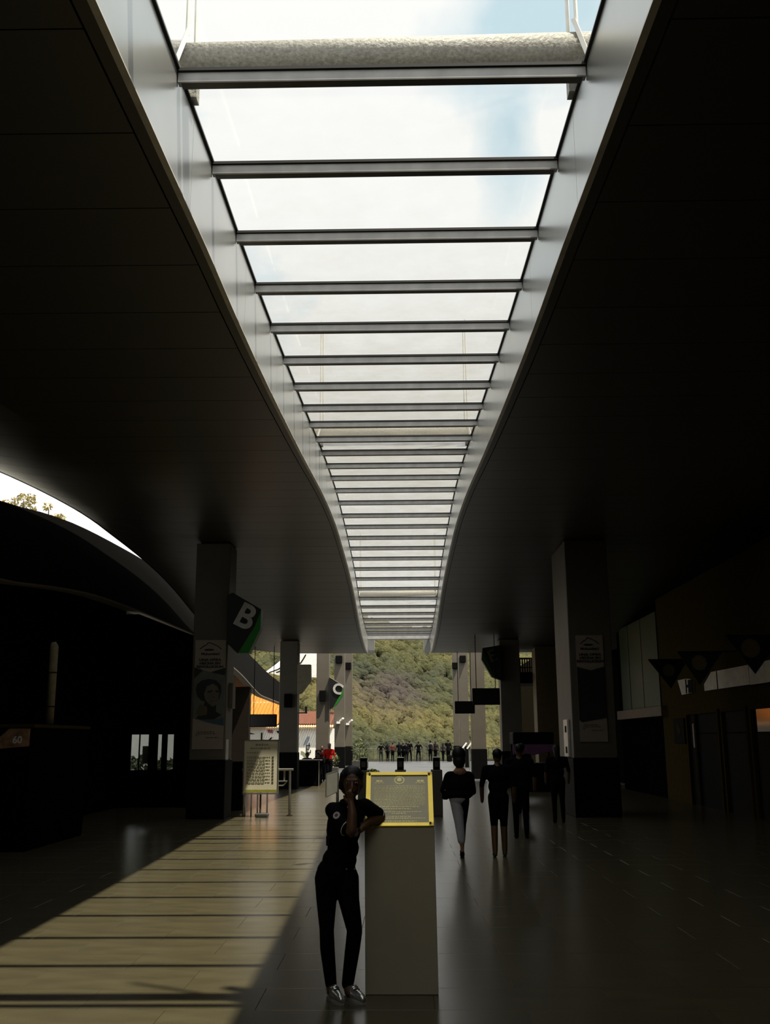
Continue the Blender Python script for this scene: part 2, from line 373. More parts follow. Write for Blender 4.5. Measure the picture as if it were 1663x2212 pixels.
r5 = column(3.74, 4.12, 72.0, 72.6, 8.2, 'slim terrace column half hidden behind another by the people')
for c, x, y in ((r4, 4.1, 65.9), (r5, 3.9, 71.9)):
    obj('floodlight', MB().box(x-.2, x+.2, y-.18, y+.09, 6.65, 7.1), m_black, c, .03)
obj('meter_box', MB().box(4.0, 4.06, 24.2, 24.8, 1.34, 2.2), m_lip, r1, .01)
obj('socket', MB().box(3.985, 4.0, 24.35, 24.5, 1.9, 2.05), m_black, r1)
obj('socket', MB().box(3.985, 4.0, 24.35, 24.5, 1.42, 1.57), m_black, r1)

# arched beam on the open side -------------------------------------------
AU = [(-10,5.55),(8,5.55),(13,5.62),(17.0,5.87),(18.3,6.07),(20.3,6.31),(22.4,6.44),(26.4,6.59),(33.7,6.68),(40,6.2),(46.7,5.63),(53.4,5.2),(58.6,5.01),(64,4.95)]
AL = [(64,3.8),(58.6,3.88),(50,3.97),(44.1,4.62),(34,5.29),(26.6,5.18),(22.5,5.05),(19.6,4.8),(17.3,4.52),(13,4.45),(-10,4.45)]
KS = 1.055
AU = [(y*KS, 1.75+(z-1.75)*KS) for y, z in AU]; AL = [(y*KS, 1.75+(z-1.75)*KS) for y, z in AL]
ab = thing('arched_beam', 'long dark arched roof edge under the slit of open sky', 'beam', (-7.1, 30, 0))
ysA = np.linspace(-10, 64, 75); up = np.interp(ysA, [a[0] for a in AU], [a[1] for a in AU]); lo = np.interp(ysA, [a[0] for a in AL[::-1]], [a[1] for a in AL[::-1]])
k3 = np.ones(3)/3; up = np.convolve(np.pad(up, 1, 'edge'), k3, 'valid'); lo = np.convolve(np.pad(lo, 1, 'edge'), k3, 'valid')
def band(x0, x1, za, zb, za2=None, zb2=None):
    vs = []; fs = []; za2 = za if za2 is None else za2; zb2 = zb if zb2 is None else zb2
    for y, a, b, a2, b2 in zip(ysA, za, zb, za2, zb2): vs += [(x0,y,b2),(x1,y,b),(x1,y,a),(x0,y,a2)]
    n = len(ysA)
    for i in range(n-1):
        for k in range(4): fs.append((i*4+k, i*4+(k+1)%4, i*4+4+(k+1)%4, i*4+4+k))
    return MB().add(vs, fs+[(0,1,2,3), (4*n-1,4*n-2,4*n-3,4*n-4)])
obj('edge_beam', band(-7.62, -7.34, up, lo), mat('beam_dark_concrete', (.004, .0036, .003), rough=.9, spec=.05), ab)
obj('roof_slab', band(-13.5, -7.62, up-.01, up-.2, up-.2, up-.4), mat('pale_bounce_roof', (.82, .80, .72), rough=.8), ab)  # unseen roof, made pale and near flat to bounce light under the soffit
obj('slab_shade', band(-13.5, -7.62, up-.22, up-.26, up-.42, up-.46), m_black, ab)  # black sheet added as shade on the underside of the slab
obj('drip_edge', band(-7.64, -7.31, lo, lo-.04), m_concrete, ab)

ysW = [y for y in ysA if y < 28.4]; lw_ = [(y, float(l)+.3) for y, l in zip(ysA, lo) if y < 28.4]
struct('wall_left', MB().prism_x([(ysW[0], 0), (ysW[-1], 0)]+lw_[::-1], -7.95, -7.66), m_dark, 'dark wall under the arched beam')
# wall with the small windows beside the banner column ---------------------
we = sroot('wall_end', 'dark partition wall with three small openings beside the banner column')
Yw = 28.0
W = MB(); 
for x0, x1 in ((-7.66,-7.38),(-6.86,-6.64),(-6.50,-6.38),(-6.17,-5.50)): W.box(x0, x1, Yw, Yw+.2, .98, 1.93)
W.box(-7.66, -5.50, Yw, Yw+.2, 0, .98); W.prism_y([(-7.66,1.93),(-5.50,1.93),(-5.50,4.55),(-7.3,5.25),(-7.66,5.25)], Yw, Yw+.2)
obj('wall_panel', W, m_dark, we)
obj('mullion', MB().box(-7.14, -7.11, Yw+.05, Yw+.1, .98, 1.93), m_black, we)
obj('notice_sheet', MB().box(-7.05, -6.87, Yw+.12, Yw+.13, 1.15, 1.62), m_banner, we)
obj('glass_pane', MB().box(-7.38, -6.86, Yw+.08, Yw+.09, .98, 1.93), glass_mat('window_glass', .97, .02), we)
obj('glass_pane', MB().box(-6.64, -6.5, Yw+.08, Yw+.09, .98, 1.93), MATS['window_glass'], we)
obj('glass_pane', MB().box(-6.38, -6.17, Yw+.08, Yw+.09, .98, 1.93), MATS['window_glass'], we)
struct('wall_outer', MB().box(-19, -9.3, 48, 48.3, -.1, 3.6), m_wwall, 'added pale wall standing in for the sky beyond the small windows')  # added wall, gives the small openings the paleness of sky
struct('wall_stub', MB().box(-8.25, -7.42, 50, 50.5, 0, 4.35), mat('stub_brown', (.010,.007,.004), rough=.9, spec=.1), 'brown pier under the arched beam')

# kiosk, poster and duct on the left
kk = thing('kiosk', 'low dark kiosk counter with a printed poster, under the arched beam', 'kiosk', (-6.75, 18.5, 0))
obj('body', MB().box(-7.42, -6.08, 17.02, 20, 0, 1.98), m_dark, kk, .02); obj('top', MB().box(-7.44, -6.04, 16.98, 20.04, 1.98, 2.04), m_brown, kk, .01)
po = obj('poster', MB().prism_y([(-6.9,1.62),(-6.13,1.68),(-6.13,1.97),(-6.48,1.97),(-6.66,1.80),(-6.9,1.80)], 17.0, 17.02), mat('poster_print', (.30, .17, .09), rough=.5, var=.5, scale=9), kk)
text('number', '60', .16, (-6.33, 16.998, 1.78), m_white, po, depth=.002, bold=.004)
dp = thing('duct_pipe', 'pale vertical duct pipe standing on a dark ledge', 'pipe', (-7.2, 21, 1.9))
obj('ledge', MB().box(-7.65, -6.95, 20.6, 21.6, 1.9, 2.1), m_dark, dp)
obj('pipe', MB().tube([(-7.24,21.1,2.1),(-7.24,21.1,3.72),(-7.26,21.1,3.8)], [.085,.085,.05], 16), mat('duct_cream', (.36, .30, .17), rough=.5), dp, smooth=True)
for z in (2.45, 3.15): obj('joint_ring', MB().tube([(-7.24,21.1,z),(-7.24,21.1,z+.03)], .092, 16), m_brown, dp)

# banners ------------------------------------------------------------------
def banner(x0, x1, z0, z1, Y, label, dark):
    b = thing('banner', label, 'banner', ((x0+x1)/2, Y, z0)); W = x1-x0; H = z1-z0; cx = (x0+x1)/2
    X = lambda u: x0+u*W
    Z = lambda v: z1-v*H
    obj('cloth', MB().box(x0, x1, Y, Y+.02, z0, z1), m_banner, b)
    f = Y-.003
    def flat(nm, pts, m, d=.003): return obj(nm, MB().prism_y([(X(u), Z(v)) for u, v in pts], f-d, Y+.001), m, b)
    for s in ([(.16,.085),(.30,.05),(.33,.055),(.43,.022),(.56,.035),(.64,.045),(.72,.055),(.86,.085)],):
        t = MB()
        for p, q in zip(s[:-1], s[1:]): t.bar((X(p[0]),f,Z(p[1])),(X(q[0]),f,Z(q[1])),.02,.008,up=(0,1,0))
        obj('mountain_logo', t, m_bannerd, b)
    obj('logo_oval', MB().disc_y(X(.46), Z(.092), .12, f-.003, Y+.001, 20, .025), m_bannerd, b)
    text('logo_name', 'Mukumbarí', .088, (cx, f, Z(.130)), m_bannerd, b, sx=1.1, bold=.002)
    for k, l in enumerate(('UNA OBRA', 'HECHA EN', 'REVOLUCION')): text('slogan', l, .078, (cx, f, Z(.186+.032*k)), m_bannerd, b, sx=1.3, bold=.004)
    if not dark:
        flat('blue_field', [(0,.30),(.28,.28),(.55,.30),(1,.33),(1,.79),(.6,.77),(0,.72)], mat('banner_teal', (.085,.095,.075), rough=.5), .001)
        flat('black_corner', [(0,.255),(.28,.28),(0,.36)], m_bannerd); flat('black_corner', [(1,.26),(.52,.30),(1,.33)], m_bannerd)
        flat('portrait_neck', [(.40,.55),(.75,.55),(.74,.66),(.92,.69),(.70,.73),(.30,.735),(.10,.725),(.25,.67)], m_bannerd, .002)
        flat('portrait_collar', [(.22,.59),(.46,.62),(.45,.69),(.20,.70),(.10,.68)], mat('portrait_gold', (.07,.062,.02), rough=.5), .004)
        flat('portrait_hair', [(.06,.46),(.10,.41),(.25,.375),(.48,.36),(.72,.375),(.88,.42),(.90,.48),(.84,.54),(.78,.56),(.40,.57),(.26,.56),(.12,.52)], m_bannerd, .003)
        flat('portrait_face', [(.34,.50),(.42,.43),(.62,.405),(.76,.43),(.84,.49),(.80,.55),(.74,.60),(.62,.615),(.48,.585),(.38,.55)], m_face, .005)
        for pts in ([(.44,.475),(.62,.465),(.62,.478),(.46,.49)],[(.70,.468),(.82,.475),(.82,.488),(.70,.482)],[(.62,.525),(.72,.53),(.66,.537)],[(.60,.562),(.74,.562),(.66,.568)]): flat('portrait_shade', pts, m_bannerd, .007)
        flat('blue_wedge', [(.30,.745),(.72,.73),(1,.72),(1,.79)], m_blue, .002)
    else:
        flat('black_field', [(0,.30),(.5,.335),(1,.30),(1,.78),(.1,.82),(0,.80)], m_bannerd)
    t = MB()
    for k, (u0, u1) in enumerate(((.16,.70),(.12,.76),(.12,.22),(.45,.85))):
        u = u0
        while u < u1:
            d = random.uniform(.05, .12); t.box(X(u), X(min(u+d, u1)), f-.002, Y+.001, Z(.845+.017*k)-.007, Z(.845+.017*k)+.007); u += d+.025
    tag(obj('small_print', t, m_bannerd, b), kind='stuff')
banner(-4.80, -4.07, 1.56, 4.09, 23.775, 'tall pale banner with a dark-haired portrait hanging on the column', False)
banner(4.22, 4.86, 1.68, 4.14, 23.775, 'tall banner with a black lower field hanging on the wide pier', True)

# letter signs ---------------------------------------------------------------
def letter_sign(name, label, Y, poly, green, letter, lc, size, ang, d=.31, body=m_sblk, gm=m_sgreen, lm=m_slet, bold=.02):
    xs = [p[0] for p in poly]; zz = [p[1] for p in poly]
    t = thing(name, label, 'sign', (sum(xs)/len(xs), Y, min(zz)))
    obj('board', MB().prism_y(poly, Y, Y+d), body, t, .01)
    if green: obj('green_edge', MB().prism_y(green, Y-.02, Y+.01), gm, t, .004)
    if letter: text('letter', letter, size, (lc[0], Y-.025, lc[1]), lm, t, rot=(math.pi/2, math.radians(ang), 0), depth=.02, bold=bold)
    return t
letter_sign('letter_sign', 'black and green angular sign with a white letter B on the banner column', 23.6,
    [(-4.04,5.14),(-3.92,5.2),(-3.22,4.79),(-3.23,4.33),(-3.49,3.76),(-3.77,3.76),(-4.01,3.99)], [(-3.22,4.79),(-3.23,4.33),(-3.49,3.76),(-3.75,3.76),(-3.36,4.4)], 'B', (-3.60,4.60), .80, 27, bold=.018)
letter_sign('letter_sign', 'black and green angular sign with a white letter C', 46.85,
    [(-3.26,4.62),(-2.64,4.23),(-2.63,3.77),(-2.93,3.31),(-3.25,3.12)], [(-2.64,4.23),(-2.63,3.77),(-2.93,3.31),(-3.08,3.22),(-2.71,3.85)], 'C', (-2.87,4.05), .66, 20, bold=.02)
letter_sign('letter_sign', 'dark green angular sign with a dim letter E on the column by the stall', 37.7,
    [(3.85,5.2),(3.14,5.09),(3.09,4.66),(3.45,4.02),(3.81,3.88)], [(3.14,5.09),(3.09,4.66),(3.45,4.02),(3.6,3.98),(3.25,4.7)], 'E', (3.5,4.78), .62, -20, gm=mat('sign_deep_green', (.008,.04,.008), rough=.4), lm=mat('sign_dim_letter', (.05,.055,.025), rough=.5), bold=.01)
letter_sign('angular_board', 'plain grey angular board fixed to the speaker column', 37.8,
    [(-3.81,4.53),(-3.31,4.53),(-3.30,3.93),(-3.64,3.47),(-3.81,3.42)], None, None, None, 0, 0, body=mat('board_grey', (.20,.185,.12), rough=.6))

# hanging screens ---------------------------------------------------------------
def screen(x0, x1, z0, z1, Y, top, label):
    t = thing('hanging_screen', label, 'screen', ((x0+x1)/2, Y, z0))
    obj('case', MB().box(x0, x1, Y, Y+.10, z0, z1), m_black, t, .015); obj('display', MB().box(x0+.03, x1-.03, Y-.006, Y+.01, z0+.03, z1-.03), m_screen, t)
    for x in (x0+.15, x1-.15): obj('hanger', MB().tube([(x,Y+.05,z1-.02),(x,Y+.05,top)], .014, 8), m_black, t)
    return t
s1 = screen(-5.90, -4.83, 2.27, 2.76, 40, zs(40)+.03, 'black screen hanging in front of the orange roof')
tag(text('display_marks', '113', .26, (-5.2, 39.992, 2.5), mat('dim_display', (.03,.012,.006), rough=.5), s1, depth=.001), kind='stuff')
screen(2.35, 3.20, 2.82, 3.34, 43.3, zs(43.3)+.03, 'smaller black screen hanging in front of the terrace columns')
screen(2.67, 3.67, 2.97, 3.57, 37, zs(37)+.03, 'larger black screen hanging under the dim letter E sign')

# pedestal with brass plaque --------------------------------------------------------
pd = thing('pedestal', 'tall plain grey pedestal with a brass-framed plaque on its slanted top', 'pedestal', (.08, 7.75, 0))
x0, x1 = -.178, .338
obj('body', MB().add([(x0,7.6,0),(x1,7.6,0),(x1,8.02,0),(x0,8.02,0),(x0-.004,7.6,1.12),(x1-.012,7.6,1.12),(x1-.012,8.02,1.47),(x0-.004,8.02,1.47)],
    [(0,3,2,1),(4,5,6,7),(0,1,5,4),(1,2,6,5),(2,3,7,6),(3,0,4,7)]), m_ped, pd, .004)
pn = Vector((0, .25, .365)).normalized(); pa = Vector((0, 7.605, 1.128)); nrm = Vector((0, -pn.z, pn.y)); PLEN = .45
def slab(u0, u1, v0, v1, d0, d1, mb):
    vs = []
    for d in (d0, d1):
        for u, v in ((u0,v0),(u1,v0),(u1,v1),(u0,v1)): vs.append(Vector((u,0,0))+pa+pn*v+nrm*d)
    return mb.add(vs, [(0,3,2,1),(4,5,6,7),(0,1,5,4),(1,2,6,5),(2,3,7,6),(3,0,4,7)])
ux0, ux1 = -.176, .322
pl = obj('plaque', slab(ux0+.01, ux1-.01, .005, PLEN-.005, .0, .012, MB()), m_plq, pd)
fm = MB()
for a in ((ux0,ux0+.034,0,PLEN),(ux1-.034,ux1,0,PLEN),(ux0,ux1,0,.026),(ux0,ux1,PLEN-.026,PLEN)): slab(*a, 0, .022, fm)
obj('brass_frame', fm, m_gold, pl)
for u, v in ((ux0+.024,.02),(ux1-.024,.02),(ux0+.024,PLEN-.02),(ux1-.024,PLEN-.02)):
    c = Vector((u,0,0))+pa+pn*v
    obj('screw', MB().tube([c+nrm*.02, c+nrm*.03], .008, 12), m_screw, pl)
tx = MB()
def textline(v, u0, u1, h=.0035):
    u = u0
    while u < u1:
        d = random.uniform(.008, .028); slab(u, min(u+d, u1), v-h, v+h, .0115, .0135, tx); u += d+.005
for k in range(15): textline(.335-.0115*k, ux0+.06, ux1-.055, .0018)
for v, a, b in ((.160,.06,.10),(.142,.06,.16),(.118,.05,.08),(.105,.19,.20),(.080,.16,.16),(.066,.06,.06),(.042,.12,.12)): textline(v, ux0+a, ux1-b, .0032)
for u in (ux0+.075, ux1-.115): textline(.377, u, u+.05, .008); textline(.362, u-.012, u+.062, .003)
tag(obj('engraved_lettering', tx, m_etch, pl), kind='stuff')
cm = MB()
for a in np.linspace(0, 2*math.pi, 17)[:-1]:
    c = Vector(((ux0+ux1)/2+.035*math.cos(a),0,0))+pa+pn*(.385+.03*math.sin(a)); cm.tube([c+nrm*.011, c+nrm*.014], .006, 8)
c = Vector(((ux0+ux1)/2,0,0))+pa+pn*.388; cm.tube([c+nrm*.011, c+nrm*.015], .018, 14)
obj('emblem', cm, m_etch, pl)

# turnstile posts --------------------------------------------------------------------
for x, lab in ((-.83,'turnstile post behind the head of the leaning woman'),(.05,'turnstile post rising behind the middle of the plaque'),(.91,'turnstile post between the plaque and the walking woman')):
    t = thing('turnstile_post', 'black-topped stone ' + lab, 'turnstile', (x, 24.6, 0))
    obj('plinth', MB().box(x-.13, x+.13, 24.4, 24.95, 0, 1.05), m_col, t, .012)
    obj('reader', MB().box(x-.08, x+.08, 24.45, 24.75, 1.05, 1.32), m_black, t, .008)
    obj('lid', MB().box(x-.085, x+.085, 24.44, 24.76, 1.32, 1.345), m_steel, t, .004)
    obj('plate', MB().box(x-.05, x+.05, 24.44, 24.452, 1.12, 1.25), m_dsteel, t)

# framed sign stand behind the woman
t = thing('sign_stand', 'slim steel stand with a tilted framed sign beside the leaning woman', 'sign stand', (-.86, 15, 0))
obj('pole', MB().box(-.87, -.83, 15.03, 15.07, .02, 1.28), m_dsteel, t); obj('foot', MB().box(-1.0, -.72, 14.9, 15.2, 0, .02), m_dsteel, t, .004)
q = [(-1.005,14.86,.96),(-.86,15.03,1.02),(-.855,15.03,1.31),(-1.0,14.86,1.27)]
fr = MB()
for a, b in zip(q, q[1:]+q[:1]): fr.bar(a, b, .02, .02)
obj('frame', fr, m_steel, t); obj('sheet', MB().add([Vector(p)+Vector((.008*s,-.006*s,0)) for s in (0,1) for p in q], [(0,1,2,3),(7,6,5,4),(0,4,5,1),(1,5,6,2),(2,6,7,3),(3,7,4,0)]), mat('sign_sheet', (.12,.12,.10), rough=.3), t)

# menu board -----------------------------------------------------------------------
t = thing('menu_board', 'large white printed price board on a weighted stand by the railing', 'board', (-3.2, 24.3, 0))
bd = obj('board', MB().add([(-3.645,24.28,.56),(-2.85,24.28,.555),(-2.84,24.28,1.745),(-3.64,24.28,1.75),(-3.645,24.32,.56),(-2.85,24.32,.555),(-2.84,24.32,1.745),(-3.64,24.32,1.75)],[(0,3,2,1),(4,5,6,7),(0,1,5,4),(1,2,6,5),(2,3,7,6),(3,0,4,7)]), m_paper, t)
obj('frame', MB().box(-3.67,-3.645,24.27,24.33,.53,1.76).box(-2.85,-2.825,24.27,24.33,.53,1.76).box(-3.67,-2.825,24.27,24.33,1.745,1.77).box(-3.67,-2.825,24.26,24.34,.52,.55), m_steel, t)
obj('pole', MB().tube([(-3.25,24.36,.06),(-3.25,24.36,1.7)], .022, 10), m_dsteel, t)
obj('counterweight', MB().box(-3.36,-3.06,24.24,24.5,0,.09), m_dsteel, t, .02)
pm = MB(); dm = MB()
def dashes(mb, xa, xb, z, h):
    x = xa
    while x < xb:
        d = random.uniform(.02, .08); mb.box(x, min(x+d, xb), 24.274, 24.281, z-h, z+h); x += d+.018
dashes(pm, -3.38, -3.08, 1.65, .02); dashes(pm, -3.5, -3.02, 1.57, .016); dashes(pm, -3.58, -3.3, 1.47, .012)
for k in range(9):
    z = 1.37-.072*k; dashes(pm, -3.58, -3.03, z, .010); dashes(pm, -3.58, -3.15, z-.028, .007)
    dm.box(-2.985, -2.945, 24.273, 24.281, z-.028, z+.012)
tag(obj('printed_lines', pm, m_gink, bd), kind='stuff'); tag(obj('price_column', dm, m_ink, bd), kind='stuff'); obj('green_footer', MB().box(-3.62,-2.86,24.274,24.281,.565,.625), mat('olive_band', (.22,.21,.03), rough=.5), bd)

t = thing('guard_rail', 'steel guard rail beside the white price board', 'railing', (-3.2, 24.7, 0))
obj('post', MB().tube([(-2.60,24.7,0),(-2.60,24.7,1.06)], .03, 12), m_steel, t); obj('post', MB().tube([(-3.70,24.7,0),(-3.70,24.7,1.06)], .03, 12), m_steel, t)
obj('foot_plate', MB().tube([(-2.60,24.7,0),(-2.60,24.7,.02)], .07, 14), m_dsteel, t)
obj('top_rail', MB().tube([(-3.75,24.7,1.07),(-2.52,24.7,1.07)], .028, 12), m_steel, t); obj('middle_rail', MB().tube([(-3.70,24.7,.8),(-2.66,24.7,.8),(-2.76,24.7,.70),(-3.70,24.7,.68)], .016, 8), m_steel, t)
for x in (-3.67, -3.52, -3.37, -3.14, -2.74): obj('baluster', MB().box(x-.018, x+.018, 24.72, 24.75, .0 if x < -3 else .8, 1.06), m_steel, t)

t = thing('cabinet', 'low black cabinet behind the banner column next to the price board', 'cabinet', (-4.3, 27, 0))
obj('body', MB().box(-4.7, -4.08, 26.7, 27.3, 0, 1.18), m_dark, t, .01); obj('top', MB().box(-4.73, -4.05, 26.67, 27.33, 1.18, 1.22), m_black, t, .005)
# stalls and counters --------------------------------------------------------------
t = thing('counter', 'dark low service counter near the woman in red', 'counter', (-3.5, 41, 0))
obj('body', MB().box(-4.9, -3.18, 40.4, 41.4, 0, .95), m_dark, t, .02); obj('top', MB().box(-4.95, -3.12, 40.35, 41.45, .95, 1.0), m_dsteel, t, .01); obj('leg', MB().box(-3.2, -3.16, 40.36, 40.4, 0, .95), m_steel, t)
t = thing('stall', 'dark market stall with a purple cloth valance beside the square column', 'stall', (4.6, 35.5, 0))
obj('canopy', MB().box(3.9, 5.3, 35.2, 36.4, 1.57, 1.98), m_black, t, .03); obj('valance', MB().prism_y([(3.88,1.24),(4.2,1.2),(4.6,1.22),(5.32,1.36),(5.32,1.57),(3.88,1.57)], 35.12, 35.2), m_purple, t, .01)
for x in (3.95, 5.25): obj('post', MB().box(x-.03, x+.03, 36.2, 36.26, 0, 1.6), m_black, t)
obj('counter', MB().box(3.95, 5.25, 35.25, 36.1, 0, .95), m_black, t, .02)
t = thing('beige_wall_block', 'tall beige wall with a dark doorway behind the wide pier', 'wall', (6.4, 40, 0))
obj('wall', MB().box(5.40,6.36,40,41,0,5.30).box(6.70,8.0,40,41,0,5.30).box(6.36,6.70,40,41,2.38,5.30), m_beige, t); obj('door', MB().box(6.36,6.70,40.1,40.16,0,2.38), m_black, t); obj('door_frame', MB().box(6.33,6.36,39.96,40.1,0,2.42), m_lip, t)
t = thing('balcony', 'dark balcony with slim balusters seen beside the beige wall', 'balcony', (5.1, 42.5, 4.0))
obj('slab', MB().box(4.5, 5.75, 41.0, 43.4, 3.95, 4.4), m_black, t)
obj('rail', MB().box(4.5, 5.75, 42.4, 42.46, 5.02, 5.09), m_black, t); obj('middle_rail', MB().box(4.5, 5.75, 42.4, 42.44, 4.66, 4.70), m_black, t)
for k in range(12): obj('baluster', MB().box(4.55+.1*k, 4.6+.1*k, 42.41, 42.45, 4.4, 5.03), m_black, t)

struct('wall_terrace', MB().box(8.5, 11.5, 46, 86, -.004, 6.8), mat('flank_brown', (.02,.016,.009), rough=1., spec=0.), 'dark building flank along the terrace')
# ticket building side -------------------------------------------------------------
for k, (ya, yb_) in enumerate(((36.4,35.1),(34.98,33.2),(33.1,31.1))):
    p = obj('green_panel', MB().box(7.98, 8.02, yb_, ya, 2.72, 5.6), m_green, wr, .01)
obj('panel_backing', MB().box(8.02, 8.3, 31, 37, 0, 5.9), m_dark, wr)
obj('ledge', MB().box(7.8, 8.02, 30.4, 36.6, 2.40, 2.70), mat('ledge_tan', (.16,.115,.075), rough=.7), wr, .01)
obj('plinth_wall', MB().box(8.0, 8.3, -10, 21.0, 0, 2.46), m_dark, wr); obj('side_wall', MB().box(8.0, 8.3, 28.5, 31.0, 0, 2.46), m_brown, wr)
m_dglass = mat('dark_door_glass', (.003,.003,.003), rough=.08, spec=.12)
for k, (ya, yb_) in enumerate(((28.4,27.75),(27.6,25.7),(25.3,23.6),(23.2,21.1))):
    d = sroot('door_%d' % (k+1), 'dark glazed door in the ticket building')
    obj('pane', MB().box(8.05, 8.08, yb_, ya, 0, 1.86), m_black, d)
    obj('upper_pane', MB().box(8.05, 8.08, yb_, ya, 1.88, 2.38), m_dglass if k == 3 else m_black, d)  # split off so the bright reflection shows only at the last door's top
    obj('frame', MB().box(7.98, 8.12, ya, ya+.1, 0, 2.46).box(7.98, 8.12, yb_-.1, yb_, 0, 2.46).box(7.98, 8.12, yb_, ya, 2.38, 2.46), m_brown, d)
nt_ = thing('notice', 'pale notice sheet taped inside the narrow glazed door', 'notice', (8.03, 27.72, 1.48)); obj('sheet', MB().box(8.025, 8.04, 27.78, 28.05, 1.5, 2.12), mat('grey_paper', (.20,.18,.17), rough=.6), nt_); obj('tape', MB().box(8.022, 8.026, 27.85, 27.98, 2.1, 2.14), m_banner, nt_)
pc = thing('framed_picture', 'dark framed picture on the brown wall under the triangular pennants', 'picture', (7.98, 29.1, 1.6)); obj('frame', MB().box(7.95, 8.0, 28.6, 29.7, 1.6, 2.3), m_black, pc, .01); obj('print', MB().prism_x([(28.9,1.95),(29.2,2.2),(29.4,2.0),(29.1,1.8)], 7.94, 7.952), m_brown, pc); obj('caption', MB().box(7.94, 7.952, 28.8, 29.3, 1.67, 1.7), m_brown, pc)
sb = thing('sign_board', 'long pale blank panel on the brown wall behind the pennants', 'panel', (7.95, 24, 2.9))
pz = [(25.68,3.38),(22.93,3.36),(22.9,2.92),(26.35,2.94),(26.35,3.11)]
obj('board', MB().prism_x(pz, 7.93, 7.995), mat('pale_panel', (.52,.47,.38), rough=.5), sb); obj('board', MB().prism_x([(22.88,3.36),(19.0,3.37),(19.0,2.9),(22.88,2.91)], 7.93, 7.995), MATS['pale_panel'], sb); obj('joint', MB().box(7.92, 7.935, 25.2, 25.25, 2.93, 3.37), m_brown, sb)
sb = thing('sign_board', 'short pale panel with stepped black print near the green panels', 'panel', (7.95, 28.3, 2.9))
obj('board', MB().prism_x([(28.84,3.35),(28.07,3.35),(27.4,3.3),(27.4,2.95),(28.51,2.93)], 7.93, 7.995), MATS['pale_panel'], sb)
obj('print', MB().box(7.92,7.935,27.95,28.05,2.95,3.33).box(7.92,7.935,27.4,27.8,2.95,3.3).box(7.92,7.935,27.8,27.95,3.1,3.18), m_black, sb)
for k, (Y, xa, xb, zt, xt, zb_, cx, cz, r) in enumerate(((18.6,6.09,7.14,3.585,6.58,2.89,6.53,3.36,.17),(21.8,6.06,7.02,3.56,6.49,2.86,6.51,3.33,.16),(25.2,6.25,7.23,3.655,6.77,2.95,6.74,3.4,.15))):
    t = thing('pennant', ('black triangular pennant with a dull disc, ' + ('the largest, over the long pale board','hung between two others','the one nearest the green panels')[k]), 'pennant', (cx, Y, zb_), 'triangular pennants')
    obj('cloth', MB().prism_y([(xa,zt),(xb,zt),(xt,zb_)], Y, Y+.02), mat('pennant_black', (.004,.006,.005), rough=.8), t)
    obj('ring', MB().disc_y(cx, cz, r+.008, Y-.003, Y+.001, 28), mat('pennant_ring', (.02,.075,.05), rough=.6), t); obj('disc', MB().disc_y(cx, cz, r-.006, Y-.006, Y+.001, 28), mat('pennant_disc', (.16,.115,.05), rough=.8), t)
    obj('rod', MB().tube([(xa,Y+.01,zt+.01),(8.02,Y+.01,zt+.01)], .012, 8), m_black, t)

# trusses above the glass ------------------------------------------------------------
for k, Y in enumerate((5.97, 17.3, 34.6)):
    z = zg(Y)
    t = thing('roof_truss', ('galvanised pipe truss with louvre boxes and hanger rods above the skylight glass', 'hazy pipe truss above the skylight halfway along the hall', 'hazy pipe truss above the skylight near the open end of the hall')[k], 'truss', (0, Y, z+.1))
    obj('cross_pipe', MB().tube([(-1.5,Y,z+.265),(1.5,Y,z+.305)], .105, 20), m_pipe, t, smooth=True)
    for s in (-1, 1):
        obj('bracket', MB().bar((s*1.40,Y-.13,z+.09),(s*1.31,Y-.08,z+.46),.05,.03), m_white, t)
        obj('hanger_rod', MB().tube([(s*1.33,Y-.05,z+.42),(s*1.32,Y-.12,z+2.4)], .014, 8), m_white, t); obj('hanger_rod', MB().tube([(s*1.28,Y,z+.32),(s*1.29,Y-.06,z+2.4)], .014, 8), m_white, t)
        obj('leg', MB().box(s*1.34-.04, s*1.34+.04, Y+.16, Y+.26, z+.09, z+.5), m_pipe, t)
        lv = obj('louvre_box', MB().box(min(s*1.40,s*1.75), max(s*1.40,s*1.75), Y+.12, Y+.16, z+.12, z+.52), m_lip, t)
        for j in range(4): obj('slat', MB().box(min(s*1.40,s*1.75), max(s*1.40,s*1.75), Y+.05, Y+.12, z+.16+.09*j, z+.185+.09*j), m_bar, lv)
# ------------------------------------------------------------------ beyond the hall
struct('ground', MB().box(-70, 70, 28.3, 112, -.6, -.42).box(-70,-8.3,28.3,95,-.42,-.02), mat('outside_paving', (.16,.15,.12), rough=.9), 'paved ground outside the hall')
t = thing('terrace_railing', 'long metal railing at the edge of the terrace', 'railing', (1.5, 86, 0))
obj('top_rail', MB().box(-9, 11, 85.97, 86.03, 1.02, 1.08), m_steel, t); obj('bottom_rail', MB().box(-9, 11, 85.98, 86.02, .1, .15), m_dsteel, t); obj('kerb', MB().box(-9, 11, 85.8, 86.2, -.004, .08), m_dsteel, t)
bal = MB().box(-.02, .02, -.02, .02, .1, 1.02).mesh('baluster'); bal.materials.append(m_dsteel)
for k in range(58):
    o = link('baluster', bal, t); o.location = (-8.9+.345*k-1.5, 0, 0)
